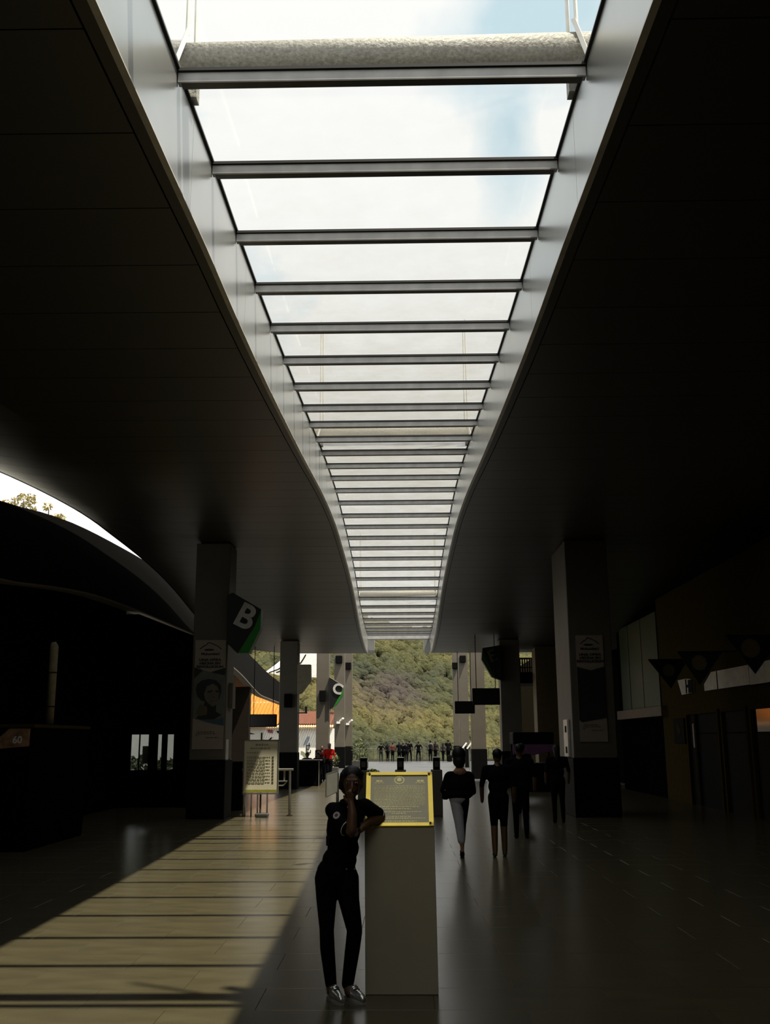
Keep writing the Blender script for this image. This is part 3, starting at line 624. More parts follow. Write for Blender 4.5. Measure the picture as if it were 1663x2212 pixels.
# boundary wall with tiled coping and houses behind
t = thing('boundary_wall', 'bright white wall with tiled coping and painted murals', 'wall', (-7, 60, 0))
obj('wall', MB().box(-12, -3.9, 60, 60.3, 0, 2.42), m_wwall, t)
cp = MB()
for k in range(58): cp.tube([(-12+.14*k,59.72,2.46),(-12+.14*k,60.4,2.58)], .065, 8)
tag(obj('coping_tiles', cp, mat('coping_tile', (.55,.36,.20), rough=.8), t), kind='stuff')
gm = mat('mural_blue', (.30,.36,.40), rough=.8)
obj('mural_bird', MB().prism_y([(-5.72,1.45),(-5.6,1.75),(-5.45,1.98),(-5.34,1.96),(-5.36,1.78),(-5.5,1.55)], 59.98, 60.01), gm, t)
g = MB()
for a, b in (((-5.5,1.5),(-5.5,1.08)),((-5.5,1.08),(-5.27,1.04)),((-5.27,1.04),(-5.27,1.2)),((-5.5,1.46),(-5.3,1.46)),((-5.36,1.6),(-5.36,1.25)),((-5.5,1.28),(-5.36,1.22))): g.bar((a[0],59.98,a[1]),(b[0],59.98,b[1]),.035,.03,up=(0,1,0))
obj('mural_figure', g, m_black, t)
obj('mural_arc', MB().prism_y([(-5.85+.42*math.cos(a),.55+.6*math.sin(a)) for a in np.linspace(.05,1.5,9)]+[(-5.85+.28*math.cos(a),.55+.45*math.sin(a)) for a in np.linspace(1.5,.05,9)], 59.98, 60.01), mat('mural_green', (.22,.25,.13), rough=.8), t)
obj('mural_patch', MB().prism_y([(-7.83,2.38),(-7.5,2.36),(-7.5,2.16),(-7.78,2.2)], 59.98, 60.01), mat('mural_red', (.30,.10,.12), rough=.8), t)
obj('mural_patch', MB().prism_y([(-8.9,2.22),(-8.55,2.12),(-8.9,2.12)], 59.98, 60.01), m_black, t); obj('mural_patch', MB().prism_y([(-7.3,2.3),(-7.0,2.3),(-7.0,2.12),(-7.2,2.16)], 59.98, 60.01), m_black, t)
obj('mural_patch', MB().prism_y([(-7.8,1.74),(-7.62,1.92),(-7.5,1.94),(-7.66,1.76)], 59.98, 60.01), m_black, t); obj('drain_pipe', MB().tube([(-8.15,59.95,1.5),(-8.15,59.95,2.2)], .04, 8), m_black, t)
def house(name, label, x0, x1, y0, y1, ze, zr, roofm, ridge='x'):
    t = thing(name, label, 'house', ((x0+x1)/2, y0, 0))
    obj('walls', MB().box(x0+.3, x1-.3, y0+.3, y1-.3, -.4, ze), m_wwall, t)
    ym = (y0+y1)/2; n = 22; rf = MB()
    for k in range(n):   # ridged tile courses running up the slope
        a = x0+(x1-x0)*k/n; b = x0+(x1-x0)*(k+.9)/n; c = (a+b)/2
        rf.add([(a,y0,ze),(c,y0,ze+.12),(b,y0,ze),(a,ym,zr),(c,ym,zr+.12),(b,ym,zr),(a,y1,ze),(c,y1,ze+.12),(b,y1,ze)], [(0,1,4,3),(1,2,5,4),(3,4,7,6),(4,5,8,7)])
    rf.add([(x0,y0,ze-.02),(x1,y0,ze-.02),(x1,ym,zr-.02),(x0,ym,zr-.02),(x1,y1,ze-.02),(x0,y1,ze-.02)], [(0,1,2,3),(3,2,4,5),(0,3,5),(1,4,2)])
    obj('roof', rf, roofm, t)
    obj('eave', MB().box(x0, x1, y0-.05, y0+.05, ze-.14, ze+.02), m_bark, t)
    obj('window', MB().box((x0+x1)/2-.5, (x0+x1)/2+.5, y0+.25, y0+.31, .9, 2.0), m_black, t)
    return t
h = house('house', 'white house with a vivid orange tiled roof behind the wall', -13, -7.75, 66, 78, 2.75, 4.9, m_otile)
obj('skylight_strip', MB().box(-10.3, -9.0, 70.3, 70.5, 4.28, 4.36), m_white, h)
house('house', 'white house with a dull red tiled roof behind the wall', -7.45, -4.7, 68, 80, 2.75, 3.75, m_rtile)
t = thing('ribbed_canopy', 'white shell canopy with dark ribs beyond the arched beam', 'canopy', (-6.5, 63, 5.6))
sh = [(-8.4,5.95),(-7.85,6.35),(-7.3,6.8),(-6.5,7.2),(-4.8,7.5),(-4.8,5.55),(-6.6,5.6),(-7.5,5.72)]
obj('shell', MB().prism_y(sh, 63, 63.5), m_white, t, .02)
for a in (0, .45, .9):
    obj('rib', MB().tube([(-8.2+a,62.97,5.88),(-7.6+a,62.97,6.1),(-7.1+a,62.97,6.5),(-6.8+a,62.97,7.0)], .035, 8), m_black, t)
obj('post', MB().tube([(-4.9,63.2,-.004),(-4.9,63.2,5.7)], .12, 12), m_white, t)

# reading panels and planters on the terrace
for k, x in enumerate((3.72, 3.98)):
    t = thing('reading_panel', ('tilted white reading panel behind the hair of the walking person','tilted white reading panel next to the person with the backpack')[k], 'panel', (x, 60-.4*k, 0), 'tilted reading panels')
    obj('panel', MB().bar((x-.13,60-.4*k,1.22),(x+.14,60-.4*k,1.56),.07,.34,up=(0,1,0)), m_white, t); obj('post', MB().tube([(x,60-.4*k,0),(x,60-.4*k,1.4)], .03, 8), m_steel, t)
def leaves(c, r, n, size, mb):
    for _ in range(n):
        p = Vector(RNG.normal(size=3)); p.normalize(); p = Vector(c)+Vector((p.x*r[0],p.y*r[1],p.z*r[2]))*RNG.uniform(.55,1)
        a = Vector(RNG.normal(size=3)).normalized()*size*RNG.uniform(.6,1.3); b = a.cross(Vector(RNG.normal(size=3))).normalized()*size*.45
        mb.add([p-a, p+b, p+a, p-b], [(0,1,2,3)])
    return mb
for i, (x, y, hgt, r, lab, pot) in enumerate(((-2.75,68,1.75,.55,'bushy shrub with yellow-green leaves in a dark trough on the terrace',1),(-2.35,66,.85,.28,'small round potted bush beside the trough',1),(-1.05,40,.55,.28,'low potted bush behind the turnstile post',0),(-3.45,52,1.1,.35,'dark potted plant against the terrace column base',1))):
    t = thing('potted_plant', lab, 'plant', (x, y, 0))
    obj('pot', MB().box(x-r*.9, x+r*.9, y-.25, y+.25, 0, .42), m_pot, t, .03)
    obj('stem', MB().tube([(x,y,.4),(x+.03,y,.4+(hgt-.4)*.7)], [.03,.015], 6), m_bark, t)
    obj('foliage', leaves((x, y, .45+(hgt-.45)*.5), (r, r*.8, (hgt-.3)*.5), 260, .09, MB()), m_leaf, t)
for i, (x, y, r) in enumerate(((-13.0,44,1.0),(-11.4,45,.9),(-10.1,44,.8))):
    t = thing('shrub', ('leafy shrub in front of the pale outer wall, ' + ('with the widest crown','of middling size','the lowest one')[i]), 'shrub', (x, y, -.02))
    obj('foliage', leaves((x,y,r*.65), (r,r*.7,r*.65), 400, .14, MB()), m_leaf, t); obj('stem', MB().tube([(x,y,-.02),(x,y,r*.6)], .05, 6), m_bark, t)
for i, (x, y, z) in enumerate(((-37.2,90,22.8),(-35.0,90,23.3),(-32.6,90,22.4))):
    t = thing('tall_tree', ('thin tall tree just above the coping, cut short by the beam','tallest thin tree with yellow-green tufts above the arched beam','lowest thin tree with tufts, next to the open slit of sky')[i], 'tree', (x, y, -.4), 'trees above the beam')
    obj('trunk', MB().tube([(x,y,-.4),(x+.2,y,z*.6),(x,y,z+.4)], [.3,.2,.05], 8), m_bark, t)
    lv = MB()
    for k in range(7): leaves((x+RNG.uniform(-.9,.9), y+RNG.uniform(-.8,.8), z+RNG.uniform(-1.2,.9)), (.5,.5,.4), 45, .17, lv)
    obj('foliage', lv, m_leafy, t)

# hillside ------------------------------------------------------------------------------
def hz(x, y):
    v = -14+.185*np.maximum(y-190, 0)-.6*np.maximum(0, 118-y)*0
    v = v + 7*np.sin(x*.021+y*.006)+4*np.sin(x*.05-y*.013+1)+5*np.sin(y*.017+.5)*np.minimum(1, np.maximum(y-150, 0)/100)
    return np.where(y < 125, np.minimum(v, -3-(y-100)*.3), v)
gx = np.arange(-330, 331, 10.); gy = np.arange(98, 760, 8.)
XX, YY = np.meshgrid(gx, gy); ZZ = hz(XX, YY); nx, ny = len(gx), len(gy)
vs = np.stack([XX.ravel(), YY.ravel(), ZZ.ravel()], -1).tolist()
fs = [(j*nx+i, j*nx+i+1, (j+1)*nx+i+1, (j+1)*nx+i) for j in range(ny-1) for i in range(nx-1)]
hl = struct('hillside', MB().add(vs, fs), m_soil, 'green mountainside rising beyond the terrace')
bmi = bmesh.new(); bmesh.ops.create_icosphere(bmi, subdivisions=1, radius=1); iv = np.array([v.co for v in bmi.verts]); ifc = np.array([[v.index for v in f.verts] for f in bmi.faces]); bmi.free()
NT = 15000
ty = RNG.uniform(170, 740, NT*2); tx_ = RNG.uniform(-1, 1, NT*2)*(.21*ty+10); keep = RNG.uniform(size=NT*2) < (1.1-.8*(ty-170)/570); ty, tx_ = ty[keep][:NT], tx_[keep][:NT]
NT = len(ty); r = RNG.uniform(.9, 2.5, NT)*(.75+ty/650); tz = hz(tx_, ty)
V = iv[None]*(1+RNG.uniform(-.2, .2, (NT, len(iv), 1)))
V = V*np.stack([r, r, r*RNG.uniform(.8, 1.35, NT)], -1)[:, None]+np.stack([tx_, ty, tz+r*.55], -1)[:, None]
F = ifc[None]+(np.arange(NT)*len(iv))[:, None, None]
me = bpy.data.meshes.new('forest'); me.vertices.add(NT*len(iv)); me.vertices.foreach_set('co', V.ravel().astype(np.float32))
nF = NT*len(ifc); me.loops.add(nF*3); me.polygons.add(nF); me.loops.foreach_set('vertex_index', F.ravel().astype(np.int32)); me.polygons.foreach_set('loop_start', np.arange(0, nF*3, 3, dtype=np.int32)); me.polygons.foreach_set('use_smooth', np.ones(nF, bool)); me.update(); me.validate()
m = bpy.data.materials.new('forest_canopy'); m.use_nodes = True; t_ = m.node_tree; b_ = t_.nodes['Principled BSDF']; b_.inputs['Roughness'].default_value = .95; b_.inputs['Specular IOR Level'].default_value = .1
tcn = t_.nodes.new('ShaderNodeTexCoord')
def noise(sc, det=4):
    n = t_.nodes.new('ShaderNodeTexNoise'); n.inputs['Scale'].default_value = sc; n.inputs['Detail'].default_value = det; t_.links.new(tcn.outputs['Object'], n.inputs['Vector']); return n
n1 = noise(.022); n2 = noise(.9, 6)
rp = t_.nodes.new('ShaderNodeValToRGB'); e = rp.color_ramp.elements; e[0].position = .36; e[0].color = (.040,.046,.030,1); e[1].position = .62; e[1].color = (.098,.088,.036,1); k_ = e.new(.5); k_.color = (.066,.068,.030,1)
t_.links.new(n1.outputs['Fac'], rp.inputs[0])
mm = t_.nodes.new('ShaderNodeMix'); mm.data_type = 'RGBA'; mm.blend_type = 'MULTIPLY'; mm.inputs['Factor'].default_value = .8
rp2 = t_.nodes.new('ShaderNodeValToRGB'); rp2.color_ramp.elements[0].position = .3; rp2.color_ramp.elements[0].color = (.5,.5,.5,1); rp2.color_ramp.elements[1].position = .7; rp2.color_ramp.elements[1].color = (1.25,1.2,1.1,1)
t_.links.new(n2.outputs['Fac'], rp2.inputs[0]); t_.links.new(rp.outputs[0], mm.inputs['A']); t_.links.new(rp2.outputs[0], mm.inputs['B'])
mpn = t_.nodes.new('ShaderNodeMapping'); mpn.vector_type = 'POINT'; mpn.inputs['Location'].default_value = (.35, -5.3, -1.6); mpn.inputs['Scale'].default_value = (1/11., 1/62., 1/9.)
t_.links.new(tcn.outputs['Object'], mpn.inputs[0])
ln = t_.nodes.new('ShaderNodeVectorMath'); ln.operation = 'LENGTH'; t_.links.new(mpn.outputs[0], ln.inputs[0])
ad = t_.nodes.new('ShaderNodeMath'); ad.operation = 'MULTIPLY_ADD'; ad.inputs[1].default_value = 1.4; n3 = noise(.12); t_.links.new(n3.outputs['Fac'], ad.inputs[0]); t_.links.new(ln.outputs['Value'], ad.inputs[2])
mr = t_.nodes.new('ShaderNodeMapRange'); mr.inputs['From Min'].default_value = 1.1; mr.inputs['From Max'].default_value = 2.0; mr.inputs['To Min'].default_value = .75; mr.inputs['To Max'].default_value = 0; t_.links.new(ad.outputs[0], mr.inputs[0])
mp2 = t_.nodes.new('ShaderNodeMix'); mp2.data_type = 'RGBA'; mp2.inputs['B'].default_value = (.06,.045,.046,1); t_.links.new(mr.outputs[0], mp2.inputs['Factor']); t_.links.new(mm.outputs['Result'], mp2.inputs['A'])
bpn = t_.nodes.new('ShaderNodeBump'); bpn.inputs['Strength'].default_value = .9; bpn.inputs['Distance'].default_value = 1.2; n4 = noise(1.3, 5); t_.links.new(n4.outputs['Fac'], bpn.inputs['Height']); t_.links.new(bpn.outputs[0], b_.inputs['Normal'])
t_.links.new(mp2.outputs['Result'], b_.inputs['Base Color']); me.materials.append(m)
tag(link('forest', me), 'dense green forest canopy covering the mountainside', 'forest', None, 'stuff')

# ------------------------------------------------------------------ people
def capsule(mb, p0, r0, p1, r1, n=12):
    p0, p1 = Vector(p0), Vector(p1); d = p1-p0; L = d.length
    if L < 1e-5: return mb.ell(p0, (r0,r0,r0), n, 8)
    d /= L; pts = []; rs = []
    for a in (90, 60, 30, 0): pts.append(p0-d*r0*math.sin(math.radians(a))); rs.append(max(r0*math.cos(math.radians(a)), 1e-4))
    for a in (0, 30, 60, 90): pts.append(p1+d*r1*math.sin(math.radians(a))); rs.append(max(r1*math.cos(math.radians(a)), 1e-4))
    u = Vector((0,0,1)) if abs(d.z) < .95 else Vector((0,1,0)); x = d.cross(u).normalized(); y = x.cross(d)
    vs = [p+rr*(math.cos(2*math.pi*k/n)*x+math.sin(2*math.pi*k/n)*y) for p, rr in zip(pts, rs) for k in range(n)]
    fs = [(i*n+k, i*n+(k+1)%n, (i+1)*n+(k+1)%n, (i+1)*n+k) for i in range(len(pts)-1) for k in range(n)]
    fs += [tuple(range(n))[::-1], tuple((len(pts)-1)*n+k for k in range(n))]
    return mb.add(vs, fs)
def flesh(name, parts, voxel, mats, parent=None, smooth=3):
    """parts: ('c',p0,r0,p1,r1,mat) tapered limbs and ('e',centre,radii,mat) rounded masses, grown into one closed skin"""
    mb = MB()
    for q in parts:
        if q[0] == 'c': capsule(mb, q[1], q[2], q[3], q[4])
        else: mb.ell(q[1], q[2], 16, 10)
    me = bpy.data.meshes.new(name); me.from_pydata(mb.v, [], mb.f)
    o = bpy.data.objects.new('tmp', me); COL.objects.link(o); md = o.modifiers.new('r', 'REMESH'); md.mode = 'VOXEL'; md.voxel_size = voxel
    if smooth: sm = o.modifiers.new('s', 'SMOOTH'); sm.iterations = smooth; sm.factor = .5
    dg = bpy.context.evaluated_depsgraph_get(); res = bpy.data.meshes.new_from_object(o.evaluated_get(dg)); bpy.data.objects.remove(o); bpy.data.meshes.remove(me)
    n = len(res.polygons); C = np.empty(n*3); res.polygons.foreach_get('center', C); C = C.reshape(-1, 3)
    D = np.empty((n, len(parts)))
    for i, q in enumerate(parts):
        if q[0] == 'c':
            a, b = np.array(q[1], float), np.array(q[3], float); ab_ = b-a; tt = np.clip(((C-a)@ab_)/max(ab_@ab_, 1e-9), 0, 1)
            D[:, i] = np.linalg.norm(C-(a+tt[:, None]*ab_), axis=1)-(q[2]+(q[4]-q[2])*tt)
        else:
            rr = np.array(q[2]); D[:, i] = (np.linalg.norm((C-np.array(q[1]))/rr, axis=1)-1)*rr.min()
    idx = np.array([q[-1] for q in parts])[D.argmin(1)]
    res.materials.clear()
    for m_ in mats: res.materials.append(m_)
    res.polygons.foreach_set('material_index', idx.astype(np.int32)); res.polygons.foreach_set('use_smooth', np.ones(n, bool)); res.name = name; res.update()
    if parent: 
        res.transform(Matrix.Translation(-parent.location))
    return link(name, res, parent)

# leaning woman: SK skin, SH shirt, TR trousers
SK, SH, TR = 0, 1, 2
wm = thing('person', 'person in black polo and trousers with silver shoes, leaning on the plaque pedestal', 'person', (-.33, 7.45, 0))
wp = [
 ('e',(-.378,7.475,.835),(.143,.105,.115),TR), ('e',(-.356,7.47,.92),(.124,.092,.10),SH), ('e',(-.330,7.465,1.0),(.114,.085,.11),SH), ('e',(-.328,7.46,1.12),(.124,.094,.13),SH),
 ('e',(-.306,7.465,1.225),(.132,.085,.085),SH), ('c',(-.40,7.47,1.265),.048,(-.185,7.475,1.29),.048,SH), ('e',(-.382,7.45,1.14),(.066,.078,.13),SH), ('e',(-.345,7.405,1.165),(.05,.045,.05),SH), ('e',(-.255,7.405,1.17),(.05,.045,.05),SH),
 ('c',(-.288,7.465,1.29),.046,(-.276,7.45,1.39),.040,SK), ('c',(-.296,7.47,1.285),.058,(-.289,7.462,1.315),.050,SH),
 ('c',(-.448,7.47,.80),.085,(-.445,7.45,.66),.073,TR), ('c',(-.445,7.45,.66),.073,(-.440,7.42,.46),.051,TR), ('c',(-.440,7.42,.455),.051,(-.437,7.46,.33),.052,TR), ('c',(-.437,7.46,.33),.052,(-.412,7.48,.10),.041,TR),
 ('c',(-.302,7.465,.80),.085,(-.288,7.44,.66),.075,TR), ('c',(-.288,7.44,.66),.075,(-.245,7.41,.46),.055,TR), ('c',(-.245,7.41,.455),.055,(-.262,7.45,.33),.053,TR), ('c',(-.262,7.45,.33),.053,(-.296,7.48,.10),.043,TR),
 ('c',(-.412,7.48,.10),.034,(-.40,7.455,.055),.036,SK), ('c',(-.296,7.48,.10),.034,(-.28,7.455,.055),.036,SK),
 ('c',(-.405,7.46,1.26),.058,(-.345,7.37,1.185),.055,SH), ('c',(-.345,7.37,1.185),.055,(-.300,7.315,1.145),.050,SH), ('c',(-.300,7.315,1.145),.040,(-.262,7.285,1.135),.038,SK), ('c',(-.262,7.285,1.14),.038,(-.258,7.305,1.24),.034,SK), ('c',(-.258,7.305,1.24),.034,(-.268,7.325,1.315),.024,SK),
 ('c',(-.178,7.485,1.285),.058,(-.125,7.575,1.245),.054,SH), ('c',(-.125,7.575,1.245),.054,(-.080,7.635,1.215),.050,SH), ('c',(-.080,7.635,1.21),.042,(-.070,7.625,1.200),.040,SK), ('c',(-.070,7.625,1.200),.040,(-.150,7.50,1.168),.034,SK), ('c',(-.150,7.50,1.168),.034,(-.200,7.42,1.135),.026,SK),
 # right hand, fingers folded up against the lips
 ('e',(-.272,7.325,1.335),(.024,.016,.032),SK), ('c',(-.286,7.322,1.355),.0085,(-.296,7.318,1.385),.008,SK), ('c',(-.296,7.318,1.385),.008,(-.288,7.335,1.398),.007,SK), ('c',(-.275,7.318,1.36),.009,(-.282,7.312,1.395),.0085,SK), ('c',(-.282,7.312,1.395),.0085,(-.276,7.332,1.408),.007,SK),
 ('c',(-.264,7.318,1.358),.0085,(-.268,7.312,1.392),.008,SK), ('c',(-.268,7.312,1.392),.008,(-.264,7.332,1.402),.007,SK), ('c',(-.254,7.322,1.352),.0075,(-.254,7.316,1.378),.007,SK), ('c',(-.292,7.325,1.325),.010,(-.312,7.318,1.345),.0085,SK), ('c',(-.312,7.318,1.345),.0085,(-.318,7.322,1.368),.0075,SK),
 # left hand cupping the other elbow
 ('e',(-.218,7.39,1.122),(.034,.034,.018),SK), ('c',(-.235,7.385,1.118),.0088,(-.262,7.36,1.098),.0085,SK), ('c',(-.262,7.36,1.098),.0085,(-.285,7.335,1.095),.0075,SK), ('c',(-.232,7.37,1.115),.009,(-.255,7.342,1.094),.0085,SK), ('c',(-.255,7.342,1.094),.0085,(-.274,7.315,1.092),.0075,SK),
 ('c',(-.225,7.36,1.113),.0085,(-.243,7.328,1.092),.008,SK), ('c',(-.243,7.328,1.092),.008,(-.258,7.302,1.090),.007,SK), ('c',(-.216,7.355,1.112),.0078,(-.228,7.325,1.095),.007,SK), ('c',(-.205,7.37,1.128),.010,(-.215,7.335,1.145),.008,SK),
 # head
 ('e',(-.266,7.44,1.468),(.072,.090,.092),SK), ('e',(-.264,7.415,1.412),(.054,.066,.062),SK), ('e',(-.262,7.375,1.372),(.024,.022,.020),SK), ('c',(-.262,7.352,1.452),.009,(-.261,7.335,1.418),.013,SK), ('e',(-.262,7.352,1.395),(.024,.012,.008),SK),
 ('e',(-.338,7.45,1.440),(.010,.018,.028),SK), ('e',(-.192,7.45,1.440),(.010,.018,.028),SK), ('c',(-.296,7.358,1.470),.010,(-.228,7.358,1.470),.010,SK)]
flesh('body', wp, .0062, [m_skin, m_bcloth, m_bcloth], wm, 3)
hp = [('e',(-.268,7.452,1.492),(.086,.094,.080),0), ('e',(-.274,7.478,1.44),(.086,.072,.092),0), ('e',(-.30,7.55,1.42),(.04,.045,.05),0), ('c',(-.335,7.40,1.50),.020,(-.345,7.44,1.42),.022,0)]
flesh('hair', hp, .009, [m_hair], wm, 3)
obj('headband', MB().tube([(-.266+.081*math.cos(a),7.452+.088*math.sin(a)-.012,1.512+.02*math.sin(a)) for a in np.linspace(-.15, math.pi+.15, 15)], .007, 6), m_dcloth, wm, smooth=True)
for x in (-.293, -.232):
    e_ = obj('eye', MB().ell((x,7.358,1.452), (.013,.008,.007), 10, 6), mat('eye_white', (.25,.22,.2), rough=.3), wm, smooth=True); obj('iris', MB().ell((x,7.351,1.452), (.005,.003,.005), 8, 5), m_black, e_)
obj('mouth', MB().ell((-.262,7.341,1.393), (.018,.005,.003), 10, 5), mat('lips', (.10,.03,.025), rough=.4), wm)
def shoe(hx, hy, tx2, ty2, nm):
    d = Vector((tx2-hx, ty2-hy, 0)); L = d.length; d.normalize()
    P = lambda s, z: (hx+d.x*s*L, hy+d.y*s*L, z)
    sh_ = flesh('shoe', [('c',P(.12,.042),.033,P(.45,.048),.040,0), ('c',P(.10,.065),.036,P(.38,.066),.040,0), ('c',P(.45,.046),.041,P(.82,.034),.033,0), ('c',P(.82,.032),.032,P(.9,.028),.027,0)], .006, [m_silver], wm, 2)
    s2 = MB(); side = Vector((-d.y, d.x, 0)); n = 10; poly = []
    for k in range(n): poly.append(P(.0+.98*k/(n-1), 0))
    wd = [.022,.034,.036,.034,.036,.041,.043,.040,.032,.016]
    lo_ = [Vector(p)+side*w_ for p, w_ in zip(poly, wd)]+[Vector(p)-side*w_ for p, w_ in list(zip(poly, wd))[::-1]]
    k = len(lo_); s2.add(lo_+[v+Vector((0,0,.018)) for v in lo_], [tuple(range(k))[::-1], tuple(range(k,2*k))]+[(i,(i+1)%k,(i+1)%k+k,i+k) for i in range(k)])
    o = obj('sole', s2, m_sole, None); o.data.transform(Matrix.Translation(-wm.location)); o.parent = sh_
    for j in range(4):
        c = Vector(P(.40+.09*j, .094-.009*j)); o = obj('lace', MB().tube([c-side*.022, c+Vector((0,0,.006)), c+side*.022], .0035, 6), m_dcloth, None); o.data.transform(Matrix.Translation(-wm.location)); o.parent = sh_
shoe(-.425,7.53,-.325,7.315,'r'); shoe(-.305,7.53,-.175,7.335,'l')
pc_ = Vector((-.370,7.336,1.232)); pn_ = Vector((-.332,-.80,.50)).normalized()
obj('sleeve_patch', MB().tube([pc_-pn_*.006, pc_+pn_*.004], .026, 20), mat('patch_white', (.5,.46,.46), rough=.7), wm); obj('patch_emblem', MB().tube([pc_+pn_*.003, pc_+pn_*.0055], .013, 12), mat('patch_red', (.12,.04,.045), rough=.6), wm)
obj('lapel_pin', MB().ell((-.292,7.385,1.285), (.007,.005,.007), 10, 6), m_white, wm)
for x in (-.30, -.245): obj('belt_stud', MB().ell((x,7.373,.868), (.006,.004,.006), 8, 5), m_steel, wm)
obj('phone_pouch', MB().box(-.448,-.422,7.40,7.45,1.02,1.09), m_dcloth, wm, .005)
for c, rr, ax in (((-.302,7.316,1.146),.051,Vector((.75,-.55,-.35))), ((-.082,7.632,1.214),.051,Vector((.55,.65,-.5)))):
    ax.normalize(); u = ax.cross(Vector((0,0,1))).normalized(); v = u.cross(ax)
    obj('cuff_piping', MB().tube([Vector(c)+rr*(math.cos(a)*u+math.sin(a)*v) for a in np.linspace(0, 2*math.pi, 25)], .0028, 6), m_white, wm)
obj('collar', MB().tube([(-.29+.056*math.cos(a), 7.452+.052*math.sin(a), 1.318-.012*math.sin(-a)) for a in np.linspace(math.pi*.55, math.pi*2.35, 18)], .012, 8), m_bcloth, wm, smooth=True)

def standing(x, y, h, face=1, legs=.09, armL='down', armR='down', hairlen=0, bag=False, lean=0., wide=1., cut='shirt', stride=0.):
    """body of a standing figure; face=1 looks along +Y. materials 0 skin 1 top 2 trousers 3 shoes"""
    k = h/1.7; f = face
    Q = lambda a, b, c: (x+k*(a*f+lean*c), y+k*b*f, k*c)
    P = []
    for s in (-1, 1):
        st = stride*s
        hip = Q(s*.085,0,.90); kn = Q(s*legs,.02+st*.5,.48); an = Q(s*legs*1.05,-.02+st,.09)
        P += [('c',hip,k*.092,kn,k*.062,2), ('c',kn,k*.062,an,k*.047,2), ('c',Q(s*legs*1.05,-.05+st,.04),k*.038,Q(s*legs*1.1,.12+st,.03),k*.034,3)]
        sh = Q(s*.18*wide,0,1.39); mode = armL if s < 0 else armR
        if mode == 'down': el, ha = Q(s*.235*wide,-.02,1.12), Q(s*.23*wide,.06,.87)
        elif mode == 'up': el, ha = Q(s*.22*wide,.14,1.18), Q(s*.08,.22,1.42)
        elif mode == 'hip': el, ha = Q(s*.33*wide,-.06,1.15), Q(s*.17,.02,1.00)
        elif mode == 'fold': el, ha = Q(s*.24*wide,.05,1.13), Q(-s*.02,.2,1.12)
        P += [('c',sh,k*.056,el,k*.045,1), ('c',el,k*.043,ha,k*.032,1 if cut == 'coat' else 0), ('e',ha,(k*.032,k*.03,k*.042),0)]
    P += [('e',Q(0,0,.93),(k*.155*wide,k*.115,k*.13),2), ('e',Q(0,0,1.1),(k*.145*wide,k*.10,k*.16),1), ('e',Q(0,0,1.28),(k*.175*wide,k*.115,k*.16),1), ('c',Q(-.14*wide,0,1.39),k*.06,Q(.14*wide,0,1.39),k*.06,1),
          ('c',Q(0,0,1.42),k*.052,Q(0,.015,1.52),k*.048,0), ('e',Q(0,.02,1.59),(k*.075,k*.095,k*.11),0), ('e',Q(0,.10,1.57),(k*.02,k*.03,k*.02),0)]
    if cut == 'coat': P += [('c',Q(0,0,1.15),k*.15,Q(0,0,.82),k*.19,1)]
    H = [('e',Q(0,-.012,1.625),(k*.084,k*.10,k*.088),0)]
    if hairlen: H += [('c',Q(0,-.05,1.58),k*.075,Q(0,-.09,1.58-hairlen),k*.06,0)]
    return P, H
SHOE = m_black
def cloth(c): return mat('cloth_%02x%02x%02x' % tuple(int(v*255) for v in c), c, rough=.9, spec=.06, var=.1)
def person(label, x, y, h, top, bottom, group=None, voxel=.02, skin=None, bagm=None, **kw):
    P, H = standing(x, y, h, **kw)
    t = thing('person', label, 'person', (x, y, 0), group)
    flesh('body', P, voxel, [skin or m_skin, cloth(top), cloth(bottom), SHOE], t, 2); flesh('hair', H, voxel, [m_hair], t, 2)
    if bagm is not None:
        k = h/1.7; f = kw.get('face', 1); yb = y-f*.17*k
        b = obj('backpack', MB().box(x-.13*k, x+.13*k, yb-.08*k, yb+.08*k, .95*k, 1.38*k), cloth(bagm), t, .04); b2 = obj('pocket', MB().box(x-.10*k, x+.10*k, yb-f*.08*k-.03, yb-f*.08*k+.03, .98*k, 1.15*k), cloth(bagm), t, .01)
    return t
BK = (.003,.003,.004); GR = (.02,.022,.024)
FAR = [(-1.66,1.52,BK,GR,dict(armL='hip',armR='hip',legs=.12,stride=.08),'dark top and grey trousers with elbows out'),
 (-1.12,1.52,(.012,.012,.014),BK,dict(hairlen=.3,legs=.07),'grey top and long dark hair'),
 (-.70,1.55,(.10,.035,.03),BK,dict(armL='hip',legs=.08),'salmon pink shirt'),
 (-.16,1.60,BK,BK,dict(cut='coat',hairlen=.25,wide=1.15),'black coat with long hair'),
 (.15,1.52,BK,BK,dict(armR='fold',legs=.08),'black jacket squeezed behind a taller one'),
 (.42,1.54,(.004,.004,.008),BK,dict(armL='fold'),'navy jacket beside the tallest figure of the cluster'),
 (.68,1.70,BK,BK,dict(wide=1.1,legs=.15),'black jacket with legs apart, tallest of the close cluster'),
 (1.41,1.62,BK,BK,dict(armL='hip',armR='hip',legs=.14,lean=.02),'black clothes, standing alone with hands on hips'),
 (2.41,1.71,(.10,.095,.095),BK,dict(armL='down',legs=.09),'white shirt with a dark backpack'),
 (2.84,1.64,(.03,.017,.019),BK,dict(hairlen=.1,legs=.06),'dusky pink top next to the white shirt'),
 (3.45,1.50,(.05,.048,.046),BK,dict(hairlen=.42,legs=.05),'pale top with very long dark hair'),
 (3.88,1.75,BK,BK,dict(armL='up',wide=1.05,cut='coat'),'dark coat raising a hand to the face')]
for i, (x, h, tp, bt, kw, d) in enumerate(FAR):
    person('person in %s at the terrace railing' % d, x, (84.6,84.95,84.5,84.7,85.1,84.45,84.9,84.6,84.6,84.95,84.6,84.6)[i], h, tp, bt, 'people along the terrace railing', .028, bagm=(.008,.008,.012) if i == 8 else None, **kw)
